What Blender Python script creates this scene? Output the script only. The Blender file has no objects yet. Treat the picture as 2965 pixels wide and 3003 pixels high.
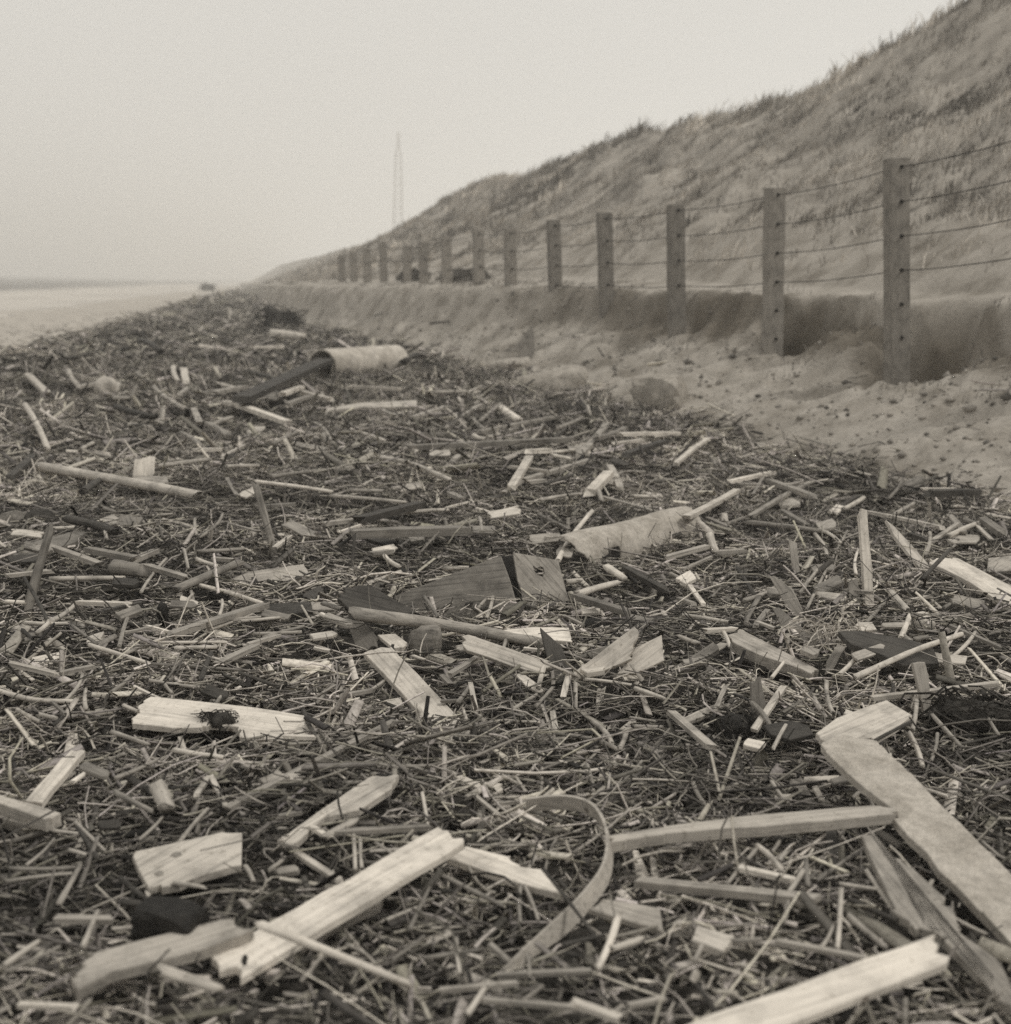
import bpy, bmesh, math, random
import numpy as np
from mathutils import Vector, Matrix

random.seed(7)
rng = np.random.default_rng(11)
scene = bpy.context.scene
COL = scene.collection

# ------------------------------------------------------------------ camera
CAM_H, PITCH, ROLL, FPX = 1.35, math.radians(9.53), math.radians(1.2), 2965 * 75 / 56
cd = bpy.data.cameras.new('camera')
cam = bpy.data.objects.new('camera', cd)
COL.objects.link(cam)
cd.sensor_fit = 'HORIZONTAL'
cd.sensor_width, cd.lens = 56, 75
cd.clip_start, cd.clip_end = 0.05, 5000
CAMROT = Matrix.Rotation(math.pi / 2 - PITCH, 3, 'X') @ Matrix.Rotation(ROLL, 3, 'Z')
cam.matrix_world = Matrix.Translation((0, 0, CAM_H)) @ CAMROT.to_4x4()
cd.dof.use_dof = True
cd.dof.focus_distance = 4.9
cd.dof.aperture_fstop = 4.8
scene.camera = cam

# ------------------------------------------------------------------ sky, sun, exposure
HAZE = 0.0024
SUN_EL, SUN_AZ = math.radians(55), math.radians(104)      # azimuth clockwise from the view direction (+y)
world = bpy.data.worlds.new('World')
scene.world = world
world.use_nodes = True
nt = world.node_tree
nt.nodes.clear()
wo = nt.nodes.new('ShaderNodeOutputWorld')
bg = nt.nodes.new('ShaderNodeBackground')
sky = nt.nodes.new('ShaderNodeTexSky')
sky.sky_type = 'NISHITA'
sky.sun_disc = False
sky.sun_elevation = SUN_EL
sky.sun_rotation = SUN_AZ
bw = nt.nodes.new('ShaderNodeRGBToBW')
mr = nt.nodes.new('ShaderNodeMapRange')
mr.inputs['From Min'].default_value, mr.inputs['From Max'].default_value = 0.0, 12.0
mr.inputs['To Min'].default_value, mr.inputs['To Max'].default_value = 7.0, 8.0      # flat overcast: the clear sky's contrast is evened out
mul = nt.nodes.new('ShaderNodeVectorMath')
mul.operation = 'SCALE'
mul.inputs[0].default_value = (1.0, 0.98, 0.93)
nt.links.new(sky.outputs[0], bw.inputs[0])
nt.links.new(bw.outputs[0], mr.inputs['Value'])
nt.links.new(mr.outputs[0], mul.inputs['Scale'])
nt.links.new(mul.outputs[0], bg.inputs['Color'])
bg.inputs['Strength'].default_value = 0.1
nt.links.new(bg.outputs[0], wo.inputs['Surface'])

sd = bpy.data.lights.new('sun', 'SUN')
sd.energy = 1.5
sd.angle = math.radians(10)
sd.color = (1.0, 0.965, 0.90)
sun = bpy.data.objects.new('sun', sd)
COL.objects.link(sun)
sv = Vector((math.sin(SUN_AZ) * math.cos(SUN_EL), math.cos(SUN_AZ) * math.cos(SUN_EL), math.sin(SUN_EL)))
sun.rotation_euler = sv.to_track_quat('Z', 'Y').to_euler()
sun.location = (10, 0, 30)

scene.view_settings.view_transform = 'Standard'
scene.view_settings.look = 'None'
scene.view_settings.exposure = 0.0
scene.view_settings.gamma = 1.0
scene.view_settings.use_curve_mapping = False
scene.render.engine = 'CYCLES'
scene.cycles.max_bounces = 5
scene.cycles.diffuse_bounces = 3
scene.cycles.volume_bounces = 3
scene.cycles.use_denoising = False

# ------------------------------------------------------------------ small tools
TINT = np.array((1.0, 0.922, 0.815))


def tone(v):
    return tuple(float(c) for c in TINT * v) + (1.0,)


def hash2(ix, iy, seed):
    h = (ix.astype(np.int64) * 374761393 + iy.astype(np.int64) * 668265263 + seed * 974634777) & 0xFFFFFFFF
    h = ((h ^ (h >> 13)) * 1274126177) & 0xFFFFFFFF
    h = h ^ (h >> 16)
    return (h & 0xFFFFFF) / float(0x1000000)


def vnoise(x, y, seed=0):
    ix, iy = np.floor(x), np.floor(y)
    fx, fy = x - ix, y - iy
    fx, fy = fx * fx * (3 - 2 * fx), fy * fy * (3 - 2 * fy)
    a, b = hash2(ix, iy, seed), hash2(ix + 1, iy, seed)
    c, d = hash2(ix, iy + 1, seed), hash2(ix + 1, iy + 1, seed)
    return (a + (b - a) * fx) * (1 - fy) + (c + (d - c) * fx) * fy


def fbm(x, y, scale, octaves=3, seed=0):
    s, a, t = 0.0, 1.0, 0.0
    for i in range(octaves):
        s = s + a * (vnoise(x / scale + 13.7 * i, y / scale - 7.3 * i, seed + i) * 2 - 1)
        t += a
        a *= 0.5
        scale *= 0.5
    return s / t


def smooth(e0, e1, x):
    t = np.clip((x - e0) / (e1 - e0), 0, 1)
    return t * t * (3 - 2 * t)


def mesh_obj(name, verts, faces, m, parent=None, smooth_shade=False):
    me = bpy.data.meshes.new(name)
    me.from_pydata([tuple(v) for v in verts], [], [tuple(f) for f in faces])
    if smooth_shade:
        me.polygons.foreach_set('use_smooth', [True] * len(me.polygons))
    me.materials.append(m)
    o = bpy.data.objects.new(name, me)
    COL.objects.link(o)
    if parent is not None:
        o.parent = parent
    return o


def np_mesh(name, verts, quads, m, col=None, attrs=None, smooth_shade=False):
    """A big mesh straight from numpy arrays (all faces the same size)."""
    me = bpy.data.meshes.new(name)
    n, k = quads.shape
    me.vertices.add(len(verts))
    me.vertices.foreach_set('co', np.ascontiguousarray(verts, dtype=np.float32).ravel())
    me.loops.add(n * k)
    me.loops.foreach_set('vertex_index', np.ascontiguousarray(quads, dtype=np.int32).ravel())
    me.polygons.add(n)
    me.polygons.foreach_set('loop_start', np.arange(0, n * k, k, dtype=np.int32))
    me.polygons.foreach_set('loop_total', np.full(n, k, dtype=np.int32))
    if smooth_shade:
        me.polygons.foreach_set('use_smooth', np.ones(n, dtype=bool))
    me.update(calc_edges=True)
    if col is not None:
        a = me.attributes.new('Col', 'FLOAT_COLOR', 'POINT')
        a.data.foreach_set('color', np.ascontiguousarray(col, dtype=np.float32).ravel())
    for nm, v in (attrs or {}).items():
        a = me.attributes.new(nm, 'FLOAT', 'POINT')
        a.data.foreach_set('value', np.ascontiguousarray(v, dtype=np.float32).ravel())
    me.materials.append(m)
    o = bpy.data.objects.new(name, me)
    COL.objects.link(o)
    return o


def tag(o, label=None, cat=None, group=None, kind=None):
    for k, v in (('label', label), ('category', cat), ('group', group), ('kind', kind)):
        if v:
            o[k] = v
    return o


def empty(name, loc):
    o = bpy.data.objects.new(name, None)
    o.location = loc
    COL.objects.link(o)
    return o


# ------------------------------------------------------------------ materials
class NT:
    def __init__(self, name):
        self.m = bpy.data.materials.new(name)
        self.m.use_nodes = True
        self.t = self.m.node_tree
        self.b = self.t.nodes['Principled BSDF']
        self.b.inputs['Specular IOR Level'].default_value = 0.25

    def n(self, typ, **kw):
        nd = self.t.nodes.new(typ)
        for k, v in kw.items():
            if hasattr(nd, k):
                setattr(nd, k, v)
            else:
                nd.inputs[k].default_value = v
        return nd

    def l(self, a, b):
        self.t.links.new(a, b)

    def noise(self, vec, scale, detail=4, rough=0.6):
        nd = self.n('ShaderNodeTexNoise', Scale=scale, Detail=detail, Roughness=rough)
        self.l(vec, nd.inputs['Vector'])
        return nd.outputs['Fac']

    def ramp(self, fac, stops):
        r = self.n('ShaderNodeValToRGB')
        e = r.color_ramp.elements
        while len(e) < len(stops):
            e.new(0.5)
        for el, (p, c) in zip(e, stops):
            el.position, el.color = p, c
        self.l(fac, r.inputs[0])
        return r.outputs[0]

    def mix(self, fac, a, b, mode='MIX'):
        x = self.n('ShaderNodeMix', data_type='RGBA', blend_type=mode)
        for s, v in ((x.inputs[0], fac), (x.inputs[6], a), (x.inputs[7], b)):
            if hasattr(v, 'node'):
                self.l(v, s)
            else:
                s.default_value = v
        return x.outputs[2]

    def bump(self, h, strength, dist):
        bp = self.n('ShaderNodeBump', Strength=strength, Distance=dist)
        self.l(h, bp.inputs['Height'])
        self.l(bp.outputs[0], self.b.inputs['Normal'])


def wood_mat(name, v, lo, mott=0.5, grain=1.0):
    """Weathered wood: grain along the object's own x axis, blotches, a per-object tone."""
    w = NT(name)
    tc = w.n('ShaderNodeTexCoord')
    oi = w.n('ShaderNodeObjectInfo')
    off = w.n('ShaderNodeVectorMath', operation='SCALE')
    off.inputs[0].default_value = (17.0, 9.0, 23.0)
    w.l(oi.outputs['Random'], off.inputs['Scale'])
    add = w.n('ShaderNodeVectorMath', operation='ADD')
    w.l(tc.outputs['Object'], add.inputs[0])
    w.l(off.outputs[0], add.inputs[1])
    mp = w.n('ShaderNodeMapping')
    mp.inputs['Scale'].default_value = (4.0, 95.0, 95.0)
    w.l(add.outputs[0], mp.inputs['Vector'])
    g = w.noise(mp.outputs[0], 1.0, 5, 0.65)
    blot = w.noise(add.outputs[0], 9.0, 5, 0.62)
    fine = w.noise(add.outputs[0], 60.0, 3, 0.6)
    c = w.ramp(g, [(0.30, tone(lo * 0.85)), (0.48, tone(v * 0.9)), (0.75, tone(v * 1.12))])
    dk = w.ramp(blot, [(0.30, (1 - mott, 1 - mott, 1 - mott, 1)), (0.55, (1, 1, 1, 1))])
    c = w.mix(1.0, c, dk, 'MULTIPLY')
    sp = w.ramp(fine, [(0.28, (0.6, 0.59, 0.57, 1)), (0.42, (1, 1, 1, 1))])
    c = w.mix(0.8, c, sp, 'MULTIPLY')
    vo = w.n('ShaderNodeTexVoronoi', Scale=6.5)
    w.l(add.outputs[0], vo.inputs['Vector'])
    c = w.mix(0.9, c, w.ramp(vo.outputs['Distance'], [(0.035, (0.25, 0.22, 0.2, 1)), (0.075, (1, 1, 1, 1))]), 'MULTIPLY')
    pr = w.n('ShaderNodeMapRange')
    w.l(oi.outputs['Random'], pr.inputs['Value'])
    pr.inputs['To Min'].default_value, pr.inputs['To Max'].default_value = 0.82, 1.14
    vm = w.n('ShaderNodeVectorMath', operation='SCALE')
    w.l(c, vm.inputs[0])
    w.l(pr.outputs[0], vm.inputs['Scale'])
    w.l(vm.outputs[0], w.b.inputs['Base Color'])
    w.b.inputs['Roughness'].default_value = 0.82
    w.bump(g, 0.35 * grain, 0.004)
    return w.m


M = {
    'w': wood_mat('fresh_pale_wood', 0.76, 0.55, 0.38, 0.8),
    'p': wood_mat('pale_wood', 0.58, 0.37, 0.45),
    'm': wood_mat('weathered_wood', 0.40, 0.22, 0.45, 1.3),
    'g': wood_mat('grey_wood', 0.27, 0.14, 0.45, 1.3),
    'd': wood_mat('dark_wet_wood', 0.085, 0.04, 0.5, 1.2),
}
TONE_WORD = {'w': 'whitish', 'p': 'pale', 'm': 'weathered', 'g': 'grey', 'd': 'dark'}


def plain_mat(name, v, rough=0.9, blot=0.35, scale=30.0, bump=0.4, metal=0.0):
    w = NT(name)
    tc = w.n('ShaderNodeTexCoord')
    a = w.noise(tc.outputs['Object'], scale, 5, 0.65)
    c = w.ramp(a, [(0.3, tone(v * (1 - blot))), (0.7, tone(v * (1 + blot)))])
    c = w.mix(0.9, c, w.ramp(w.noise(tc.outputs['Object'], scale * 5, 3, 0.7), [(0.33, (0.55, 0.54, 0.52, 1)), (0.5, (1.04, 1.04, 1.04, 1))]), 'MULTIPLY')
    c = w.mix(0.8, c, w.ramp(w.noise(tc.outputs['Object'], scale * 0.22, 3, 0.6), [(0.35, (0.68, 0.67, 0.65, 1)), (0.6, (1.1, 1.1, 1.1, 1))]), 'MULTIPLY')
    w.l(c, w.b.inputs['Base Color'])
    w.b.inputs['Roughness'].default_value = rough
    w.b.inputs['Metallic'].default_value = metal
    w.bump(a, bump, 0.01)
    return w.m


M['tar'] = plain_mat('black_tarred_wood', 0.022, 0.75, 0.4, 40)
M['peat'] = plain_mat('dark_peat', 0.05, 0.95, 0.5, 30, 0.8)
M['stone'] = plain_mat('grey_stone', 0.16, 0.9, 0.4, 25, 0.6)
M['sheet'] = plain_mat('mottled_cement_sheet', 0.44, 0.9, 0.22, 38, 0.12)
M['hoop'] = wood_mat('hoop_wood', 0.45, 0.3, 0.25)
M['concrete'] = plain_mat('pale_drum_wall', 0.52, 0.8, 0.3, 9, 0.3)
M['post'] = wood_mat('fence_post_wood', 0.29, 0.17, 0.4, 1.2)
M['iron'] = plain_mat('rusty_iron', 0.02, 0.7, 0.3, 60, 0.3)
M['wire'] = plain_mat('rusty_wire', 0.015, 0.7, 0.2, 60, 0.1)
M['sandblock'] = plain_mat('caked_sand', 0.36, 0.95, 0.3, 14, 0.7)
M['mast'] = plain_mat('painted_steel', 0.3, 0.6, 0.1, 3, 0.0)
M['fibre'] = plain_mat('rope_fibre', 0.5, 0.9, 0.2, 50, 0.1)


def litter_mat():
    w = NT('wrack_litter')
    at = w.n('ShaderNodeAttribute', attribute_name='Col')
    geo = w.n('ShaderNodeNewGeometry')
    a = w.noise(geo.outputs['Position'], 55.0, 3, 0.6)
    f = w.ramp(a, [(0.3, (0.62, 0.61, 0.6, 1)), (0.6, (1.08, 1.08, 1.08, 1))])
    c = w.mix(1.0, at.outputs['Color'], f, 'MULTIPLY')
    w.l(c, w.b.inputs['Base Color'])
    w.b.inputs['Roughness'].default_value = 0.75
    return w.m


M['litter'] = litter_mat()


def terrain_mat():
    w = NT('beach_sand')
    geo = w.n('ShaderNodeNewGeometry')
    P = geo.outputs['Position']
    soil = w.n('ShaderNodeAttribute', attribute_name='soil').outputs['Fac']
    veg = w.n('ShaderNodeAttribute', attribute_name='veg').outputs['Fac']
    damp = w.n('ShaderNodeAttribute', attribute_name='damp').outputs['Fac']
    grit = w.noise(P, 26.0, 5, 0.7)
    big = w.noise(P, 1.6, 6, 0.62)
    sand = w.ramp(grit, [(0.25, tone(0.27)), (0.5, tone(0.38)), (0.8, tone(0.45))])
    dry = w.n('ShaderNodeAttribute', attribute_name='dry').outputs['Fac']
    sand = w.mix(0.85, sand, w.ramp(big, [(0.34, (0.5, 0.485, 0.46, 1)), (0.56, (1.05, 1.05, 1.05, 1))]), 'MULTIPLY')
    sand = w.mix(dry, sand, w.ramp(big, [(0.3, tone(0.36)), (0.7, tone(0.5))]))
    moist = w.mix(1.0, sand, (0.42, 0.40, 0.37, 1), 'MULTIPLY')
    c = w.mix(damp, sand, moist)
    vg = w.ramp(w.noise(P, 0.9, 8, 0.68), [(0.36, tone(0.18)), (0.5, tone(0.33)), (0.66, tone(0.46))])
    c = w.mix(veg, c, vg)
    so = w.ramp(w.noise(P, 30.0, 5, 0.7), [(0.3, tone(0.02)), (0.55, tone(0.055)), (0.75, tone(0.14))])
    c = w.mix(soil, c, so)
    w.l(c, w.b.inputs['Base Color'])
    w.b.inputs['Roughness'].default_value = 0.95
    w.b.inputs['Specular IOR Level'].default_value = 0.1
    w.bump(grit, 0.5, 0.02)
    return w.m


M['terrain'] = terrain_mat()


# ------------------------------------------------------------------ pixel rays (photograph pixels, 2965 wide) and crops they were read in
CROP = {'A': (0, 700), 'B': (950, 700), 'C': (1950, 400), 'D': (1950, 1200), 'E': (950, 1450), 'F': (0, 1450),
        'G': (0, 2200), 'H': (950, 2200), 'I': (1950, 2000)}
MS = 1.908
ROTN = np.array(CAMROT)
EYE = np.array((0, 0, CAM_H))


def ray(px, py):
    d = ROTN @ np.array(((px - 1482.5) / FPX, -(py - 1501.5) / FPX, -1.0))
    return d                                   # camera depth grows by 1 per unit along d


def P(tok):
    c = CROP[tok[0]]
    x, y = tok[1:].split(',')
    return (c[0] + float(x) / MS, c[1] + float(y) / MS)


# ------------------------------------------------------------------ terrain heights
def fence_x(y):
    y = np.asarray(y, dtype=float)
    return np.where(y < 45, 7.87 - 0.304 * y, 7.87 - 0.304 * 45 - 0.2 * (y - 45))


def dist_fence(x, y):
    return (x - fence_x(y)) * 0.957


def edge_d(y):
    return np.interp(y, [8, 12.6, 15.7, 18, 20.5, 23, 28, 40, 100], [0.62, 0.5, 0.4, 0.28, 0.1, -0.2, -0.4, -0.8, -1.0])


CREST_D = 9.0
SKYLINE = [(420, 548), (450, 535), (480, 515), (545, 492), (600, 478), (650, 466), (700, 455), (745, 428), (790, 400), (835, 370), (880, 345), (930, 324), (1000, 316),
           (1050, 296), (1100, 275), (1200, 240), (1265, 222), (1330, 205), (1415, 197), (1450, 180), (1480, 163), (1540, 155), (1590, 140), (1640, 105), (1740, 42), (1800, 5), (1890, -45)]
_cy, _ch = [], []
for sx, sy in SKYLINE:
    r = ray(sx * 1.5540, sy * 1.5540)
    k = r[0] / r[1]
    y = (7.87 + CREST_D / 0.957) / (k + 0.304)
    if y > 45 or y < 0:
        y = (7.87 - 0.104 * 45 + CREST_D / 0.957) / (k + 0.2)
    if 0 < y < 420:
        _cy.append(y)
        _ch.append(CAM_H + r[2] / r[1] * y - min(0.7, 0.27 + 0.006 * y))
_o = np.argsort(_cy)
CREST_Y, CREST_H = np.array(_cy)[_o], np.array(_ch)[_o]
POST_D = [(5.56 + n) * 2.39 for n in range(-2, 16)]


def height(x, y):
    x, y = np.asarray(x, dtype=float), np.asarray(y, dtype=float)
    d = dist_fence(x, y)
    e = edge_d(y) + 0.22 * fbm(x * 0 + y, y * 0, 1.1, 3, 5) + 0.10 * fbm(y, d, 0.28, 3, 15)
    # wrack-covered flat, with its low heaps
    z = 0.09 * fbm(x, y, 2.2, 3, 1) + 0.065 * fbm(x, y, 0.45, 2, 2)
    xb = -3.5 - 0.17 * y
    z = z + 0.05 * np.exp(-((x - xb - 1.3) / 1.1) ** 2) * smooth(14, 22, y) * (1 - 0.6 * smooth(30, 60, y)) * (0.75 + 0.5 * fbm(y, x * 0, 3.0, 2, 9))
    # open beach falling to the sea
    z = np.where(x < xb, z - 0.042 * (xb - x) - 0.02 * (1 - np.exp(-(xb - x) / 2)), z)
    # talus, scarp, terrace
    zt = np.interp(y, [8, 13, 18, 24, 40, 120], [0.84, 0.88, 0.95, 1.05, 0.9, 0.55])
    zp = np.interp(y, [8, 13, 23, 40, 80, 160, 400], [1.26, 1.28, 1.33, 1.22, 1.05, 0.8, 0.5])
    t = np.clip((d + 1.95) / (e - 0.10 + 1.95), 0, 1)
    tal = zt * (0.72 * t + 0.28 * t * t)
    rough = smooth(-2.0, -1.4, d) * (1 - smooth(e - 0.05, e + 0.15, d))
    gul = np.abs(fbm(y + 0.55 * d, d * 0.35, 0.75, 3, 23))
    tal = tal + rough * (0.17 * fbm(x, y, 0.75, 4, 21) + 0.06 * fbm(x, y, 0.17, 3, 22) - 0.17 * np.exp(-gul / 0.06) * smooth(-1.5, -0.4, d))
    wid = np.interp(y, [16.0, 20, 26], [0.0, 0.28, 0.7])
    s = smooth(e - 0.11 - wid, e + 0.02, d)
    face = np.exp(-((d - e + 0.15 + wid * .5) / (0.22 + wid * .6)) ** 2)
    top = zp + 0.13 * np.clip(d - e, 0, 2.0) + 0.03 * fbm(x, y, 0.6, 3, 31) + 0.035 * fbm(x, y, 0.9, 3, 32) * (1 - smooth(0.3, 1.2, d - e))
    z = np.where(d > -2.1, np.maximum(z * (1 - smooth(-2.1, -1.0, d)), 0) * 0 + z * (1 - smooth(-2.1, -1.2, d)) + tal * (1 - s) + top * s + face * (0.11 * fbm(x, y, 0.5, 4, 24) + 0.06 * fbm(x, y, 0.13, 3, 25)), z)
    # dune
    H = np.interp(y, CREST_Y, CREST_H)
    u = (d - 1.1) / (CREST_D - 1.1)
    up = np.clip(u, 0, 1)
    prof = up * (1.0 - 0.12 * np.sin(np.pi * up)) - 0.10 * smooth(0.8, 1.0, up) * 0
    dune = (H - zp) * prof + smooth(0.0, 0.2, u) * (0.42 * fbm(x, y, 1.9, 4, 41) * (1 - 0.5 * smooth(0.8, 1.0, up)) + 0.17 * fbm(x, y, 0.75, 3, 42))
    dune = np.where(u > 1, dune - 0.35 * (u - 1) * (CREST_D - 1.1), dune)
    z = z + np.where(u > 0, dune, 0)
    # pits left round the washed-out posts
    for n, dep, rx in ((0, 0.62, 0.52), (1, 0.36, 0.32), (2, 0.20, 0.24)):
        yp = (5.56 + n) * 2.39
        xp = float(fence_x(yp))
        q = ((x - xp - 0.22) / rx) ** 2 + ((y - yp - 0.05) / (rx * 1.25)) ** 2
        z = z - dep * np.exp(-q ** 2 * 1.2) * (d < 1.5)
    return np.maximum(z, -1.0 + 0 * z)


_TS = np.concatenate([np.arange(1.6, 30, 0.02), np.geomspace(30, 600, 3000)])


def hit(px, py, lift=0.0):
    """Where the ray of a photograph pixel meets the terrain raised by lift."""
    r = ray(px, py)
    q = EYE[None] + _TS[:, None] * r[None]
    g = q[:, 2] - (height(q[:, 0], q[:, 1]) + lift)
    i = np.argmax(g < 0)
    if g[i] >= 0:
        i = len(_TS) - 1
    if i == 0:
        return q[0]
    a, b = g[i - 1], g[i]
    t = _TS[i - 1] + (_TS[i] - _TS[i - 1]) * (a / (a - b) if a != b else 0.5)
    return EYE + t * r


def depth_of(p):
    return float(-(ROTN.T @ (np.asarray(p) - EYE))[2])


# ------------------------------------------------------------------ terrain sheet, sea
ys = np.concatenate([np.arange(-6, 1, 0.4), np.arange(1, 8, 0.10), np.arange(8, 21, 0.05), np.arange(21, 32, 0.10), np.arange(32, 70, 0.4), np.geomspace(70, 420, 90)])
ds = np.concatenate([-np.geomspace(6, 90, 50)[::-1], np.arange(-5.9, -2.2, 0.10), np.arange(-2.2, 1.3, 0.035), np.arange(1.3, 11, 0.14), np.geomspace(11, 60, 20)])
YY, DD = np.meshgrid(ys, ds, indexing='ij')
XX = fence_x(YY) + DD / 0.957
ZZ = height(XX, YY)
XB = -3.5 - 0.17 * YY
edge_n = 0.5 * fbm(XX, YY, 1.2, 3, 51)
soil = smooth(-0.9, 0.3, XX - XB + edge_n) * (1 - smooth(-2.1, -1.75, DD + 0.4 * edge_n))
EE = edge_d(YY)
veg = smooth(1.8, 4.2, DD + 1.6 * fbm(XX, YY, 1.5, 3, 52)) * (0.75 + 0.25 * fbm(XX, YY, 3.0, 2, 53))
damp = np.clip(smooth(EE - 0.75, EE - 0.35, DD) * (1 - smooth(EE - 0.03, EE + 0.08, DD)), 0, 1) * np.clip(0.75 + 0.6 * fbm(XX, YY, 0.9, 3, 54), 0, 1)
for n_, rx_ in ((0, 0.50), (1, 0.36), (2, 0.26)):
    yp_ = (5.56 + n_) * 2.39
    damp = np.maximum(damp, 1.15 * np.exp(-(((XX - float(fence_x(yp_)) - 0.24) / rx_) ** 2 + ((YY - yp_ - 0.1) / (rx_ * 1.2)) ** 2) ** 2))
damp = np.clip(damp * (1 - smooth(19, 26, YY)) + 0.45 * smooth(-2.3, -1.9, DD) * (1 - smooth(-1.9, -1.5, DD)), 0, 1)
nr, nc = YY.shape
idx = np.arange(nr * nc).reshape(nr, nc)
quads = np.stack([idx[:-1, :-1], idx[:-1, 1:], idx[1:, 1:], idx[1:, :-1]], -1).reshape(-1, 4)
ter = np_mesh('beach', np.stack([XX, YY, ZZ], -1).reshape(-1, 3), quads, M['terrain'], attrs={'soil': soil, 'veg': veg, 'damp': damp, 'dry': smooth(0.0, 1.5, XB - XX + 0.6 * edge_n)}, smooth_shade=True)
tag(ter, kind='structure')

w = NT('sea_water')
geo = w.n('ShaderNodeNewGeometry')
mp = w.n('ShaderNodeMapping')
mp.inputs['Rotation'].default_value = (0, 0, math.radians(-9))
mp.inputs['Scale'].default_value = (0.16, 0.02, 1)
w.l(geo.outputs['Position'], mp.inputs['Vector'])
foam_at = w.n('ShaderNodeAttribute', attribute_name='foam').outputs['Fac']
nn = w.noise(mp.outputs[0], 1.0, 6, 0.7)
sm = w.n('ShaderNodeMath', operation='ADD')
w.l(nn, sm.inputs[0])
w.l(foam_at, sm.inputs[1])
c = w.ramp(sm.outputs[0], [(0.60, tone(0.11)), (0.9, tone(0.5))])
w.l(c, w.b.inputs['Base Color'])
w.b.inputs['Roughness'].default_value = 0.5
sa = np.concatenate([np.arange(0, 120, 1.5), np.geomspace(120, 2600, 60)])      # distance out from the water line
sl = np.concatenate([np.arange(-20, 300, 3.0), np.geomspace(300, 2600, 40)])
SA, SL = np.meshgrid(sa, sl, indexing='ij')
SX = -12.2 - 0.15 * SL - SA
SZ = -0.36 + 0.12 * np.sin(SA / 4.2 + 2.0 * fbm(SA, SL, 30, 2, 61)) * smooth(3, 12, SA) * (1 - smooth(60, 200, SA)) + 0.5 * smooth(0, -1, SA)
foam = 0.42 * (1 - smooth(16, 30, SA + 8 * fbm(SA, SL, 18, 3, 62)))
ii = np.arange(SA.size).reshape(SA.shape)
sq = np.stack([ii[:-1, :-1], ii[:-1, 1:], ii[1:, 1:], ii[1:, :-1]], -1).reshape(-1, 4)
sea = np_mesh('sea', np.stack([SX, SL, SZ], -1).reshape(-1, 3), sq, w.m, attrs={'foam': foam}, smooth_shade=True)
tag(sea, kind='structure')

# ------------------------------------------------------------------ wire fence along the scarp
FENCE_TOP = {-1: (2030, 205), 0: (1692, 297), 1: (1462, 352), 2: (1275, 383), 3: (1140, 400), 4: (1044, 415), 5: (962, 430), 6: (902, 432), 7: (842, 445), 8: (798, 455),
             9: (768, 462), 10: (722, 457), 11: (692, 468), 12: (666, 475), 13: (644, 481)}
root = empty('wire_fence', (float(fence_x(13.29)), 13.29, 0.3))
tag(root, 'post and wire fence running along the eroded foot of the dune', 'fence')
fdir = np.array((-0.291, 0.957, 0))                     # along the fence, away from the camera
fside = np.array((0.957, 0.291, 0))                     # landward
posts = []
for n, (tx, ty) in FENCE_TOP.items():
    yd = (5.56 + n) * 2.39
    r = ray(tx * 1.554, ty * 1.554)
    top = EYE + r * (yd / r[1])
    lean = math.radians({0: 4.2, 1: 3.2, 2: 3.0, 3: 4.6, 4: 3.6, 5: 3.2}.get(n, 2.5) - (0.8 if n % 2 else 0))
    axis = np.array((-math.sin(lean) * 0.96, random.uniform(-0.015, 0.015), math.cos(lean)))
    axis /= np.linalg.norm(axis)
    L = 2.75 if n < 4 else 2.2
    u = fside - axis * fside.dot(axis)
    u /= np.linalg.norm(u)
    v = np.cross(axis, u)
    hw, ht = 0.103, 0.075                               # half width across the fence line, half thickness along it
    bm = bmesh.new()
    for q in np.linspace(0, 1, 9):
        for a, b in ((-1, -1), (1, -1), (1, 1), (-1, 1)):
            j = 1 + random.uniform(-0.04, 0.04)
            bm.verts.new(Vector(((-q * L) + (random.uniform(-.02, .004) if q == 0 else 0), a * hw * j, b * ht * j)))
    bm.verts.ensure_lookup_table()
    for i in range(8):
        for k in range(4):
            bm.faces.new([bm.verts[i * 4 + k], bm.verts[i * 4 + (k + 1) % 4], bm.verts[i * 4 + 4 + (k + 1) % 4], bm.verts[i * 4 + 4 + k]])
    bm.faces.new([bm.verts[k] for k in (3, 2, 1, 0)])
    bm.faces.new([bm.verts[32 + k] for k in range(4)])
    bmesh.ops.recalc_face_normals(bm, faces=bm.faces)
    bmesh.ops.bevel(bm, geom=[e for e in bm.edges], offset=0.006, segments=1, affect='EDGES')
    me = bpy.data.meshes.new('post')
    bm.to_mesh(me)
    bm.free()
    me.materials.append(M['post'])
    po = bpy.data.objects.new('post', me)
    COL.objects.link(po)
    mw = Matrix((tuple(axis) + (0,), tuple(u) + (0,), tuple(v) + (0,), (0, 0, 0, 1))).transposed()
    mw.translation = Vector(top)
    po.parent = root
    po.matrix_basis = mw
    po.matrix_parent_inverse = Matrix.Translation(root.location).inverted()
    posts.append((n, top, axis, u, v))
    if -1 <= n <= 6:
        for k in range(6 if n < 2 else 4):
            off = 0.095 + 0.322 * k
            vs, fs = [], []
            for s_, rr in ((0, 0.021), (1, 0.017)):
                for a in range(8):
                    an = a * math.pi / 4
                    vs.append((-off + rr * math.cos(an), 0.005 + rr * math.sin(an), -ht + 0.004 - s_ * 0.022))
            fs = [(a, (a + 1) % 8, 8 + (a + 1) % 8, 8 + a) for a in range(8)] + [tuple(range(8, 16))]
            sgn = 1 if v[1] > 0 else -1                  # the near face looks back along the fence
            vs = [(a, b, c * sgn) for a, b, c in vs]
            bo = mesh_obj('bolt', vs, fs, M['iron'], po)


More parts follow.
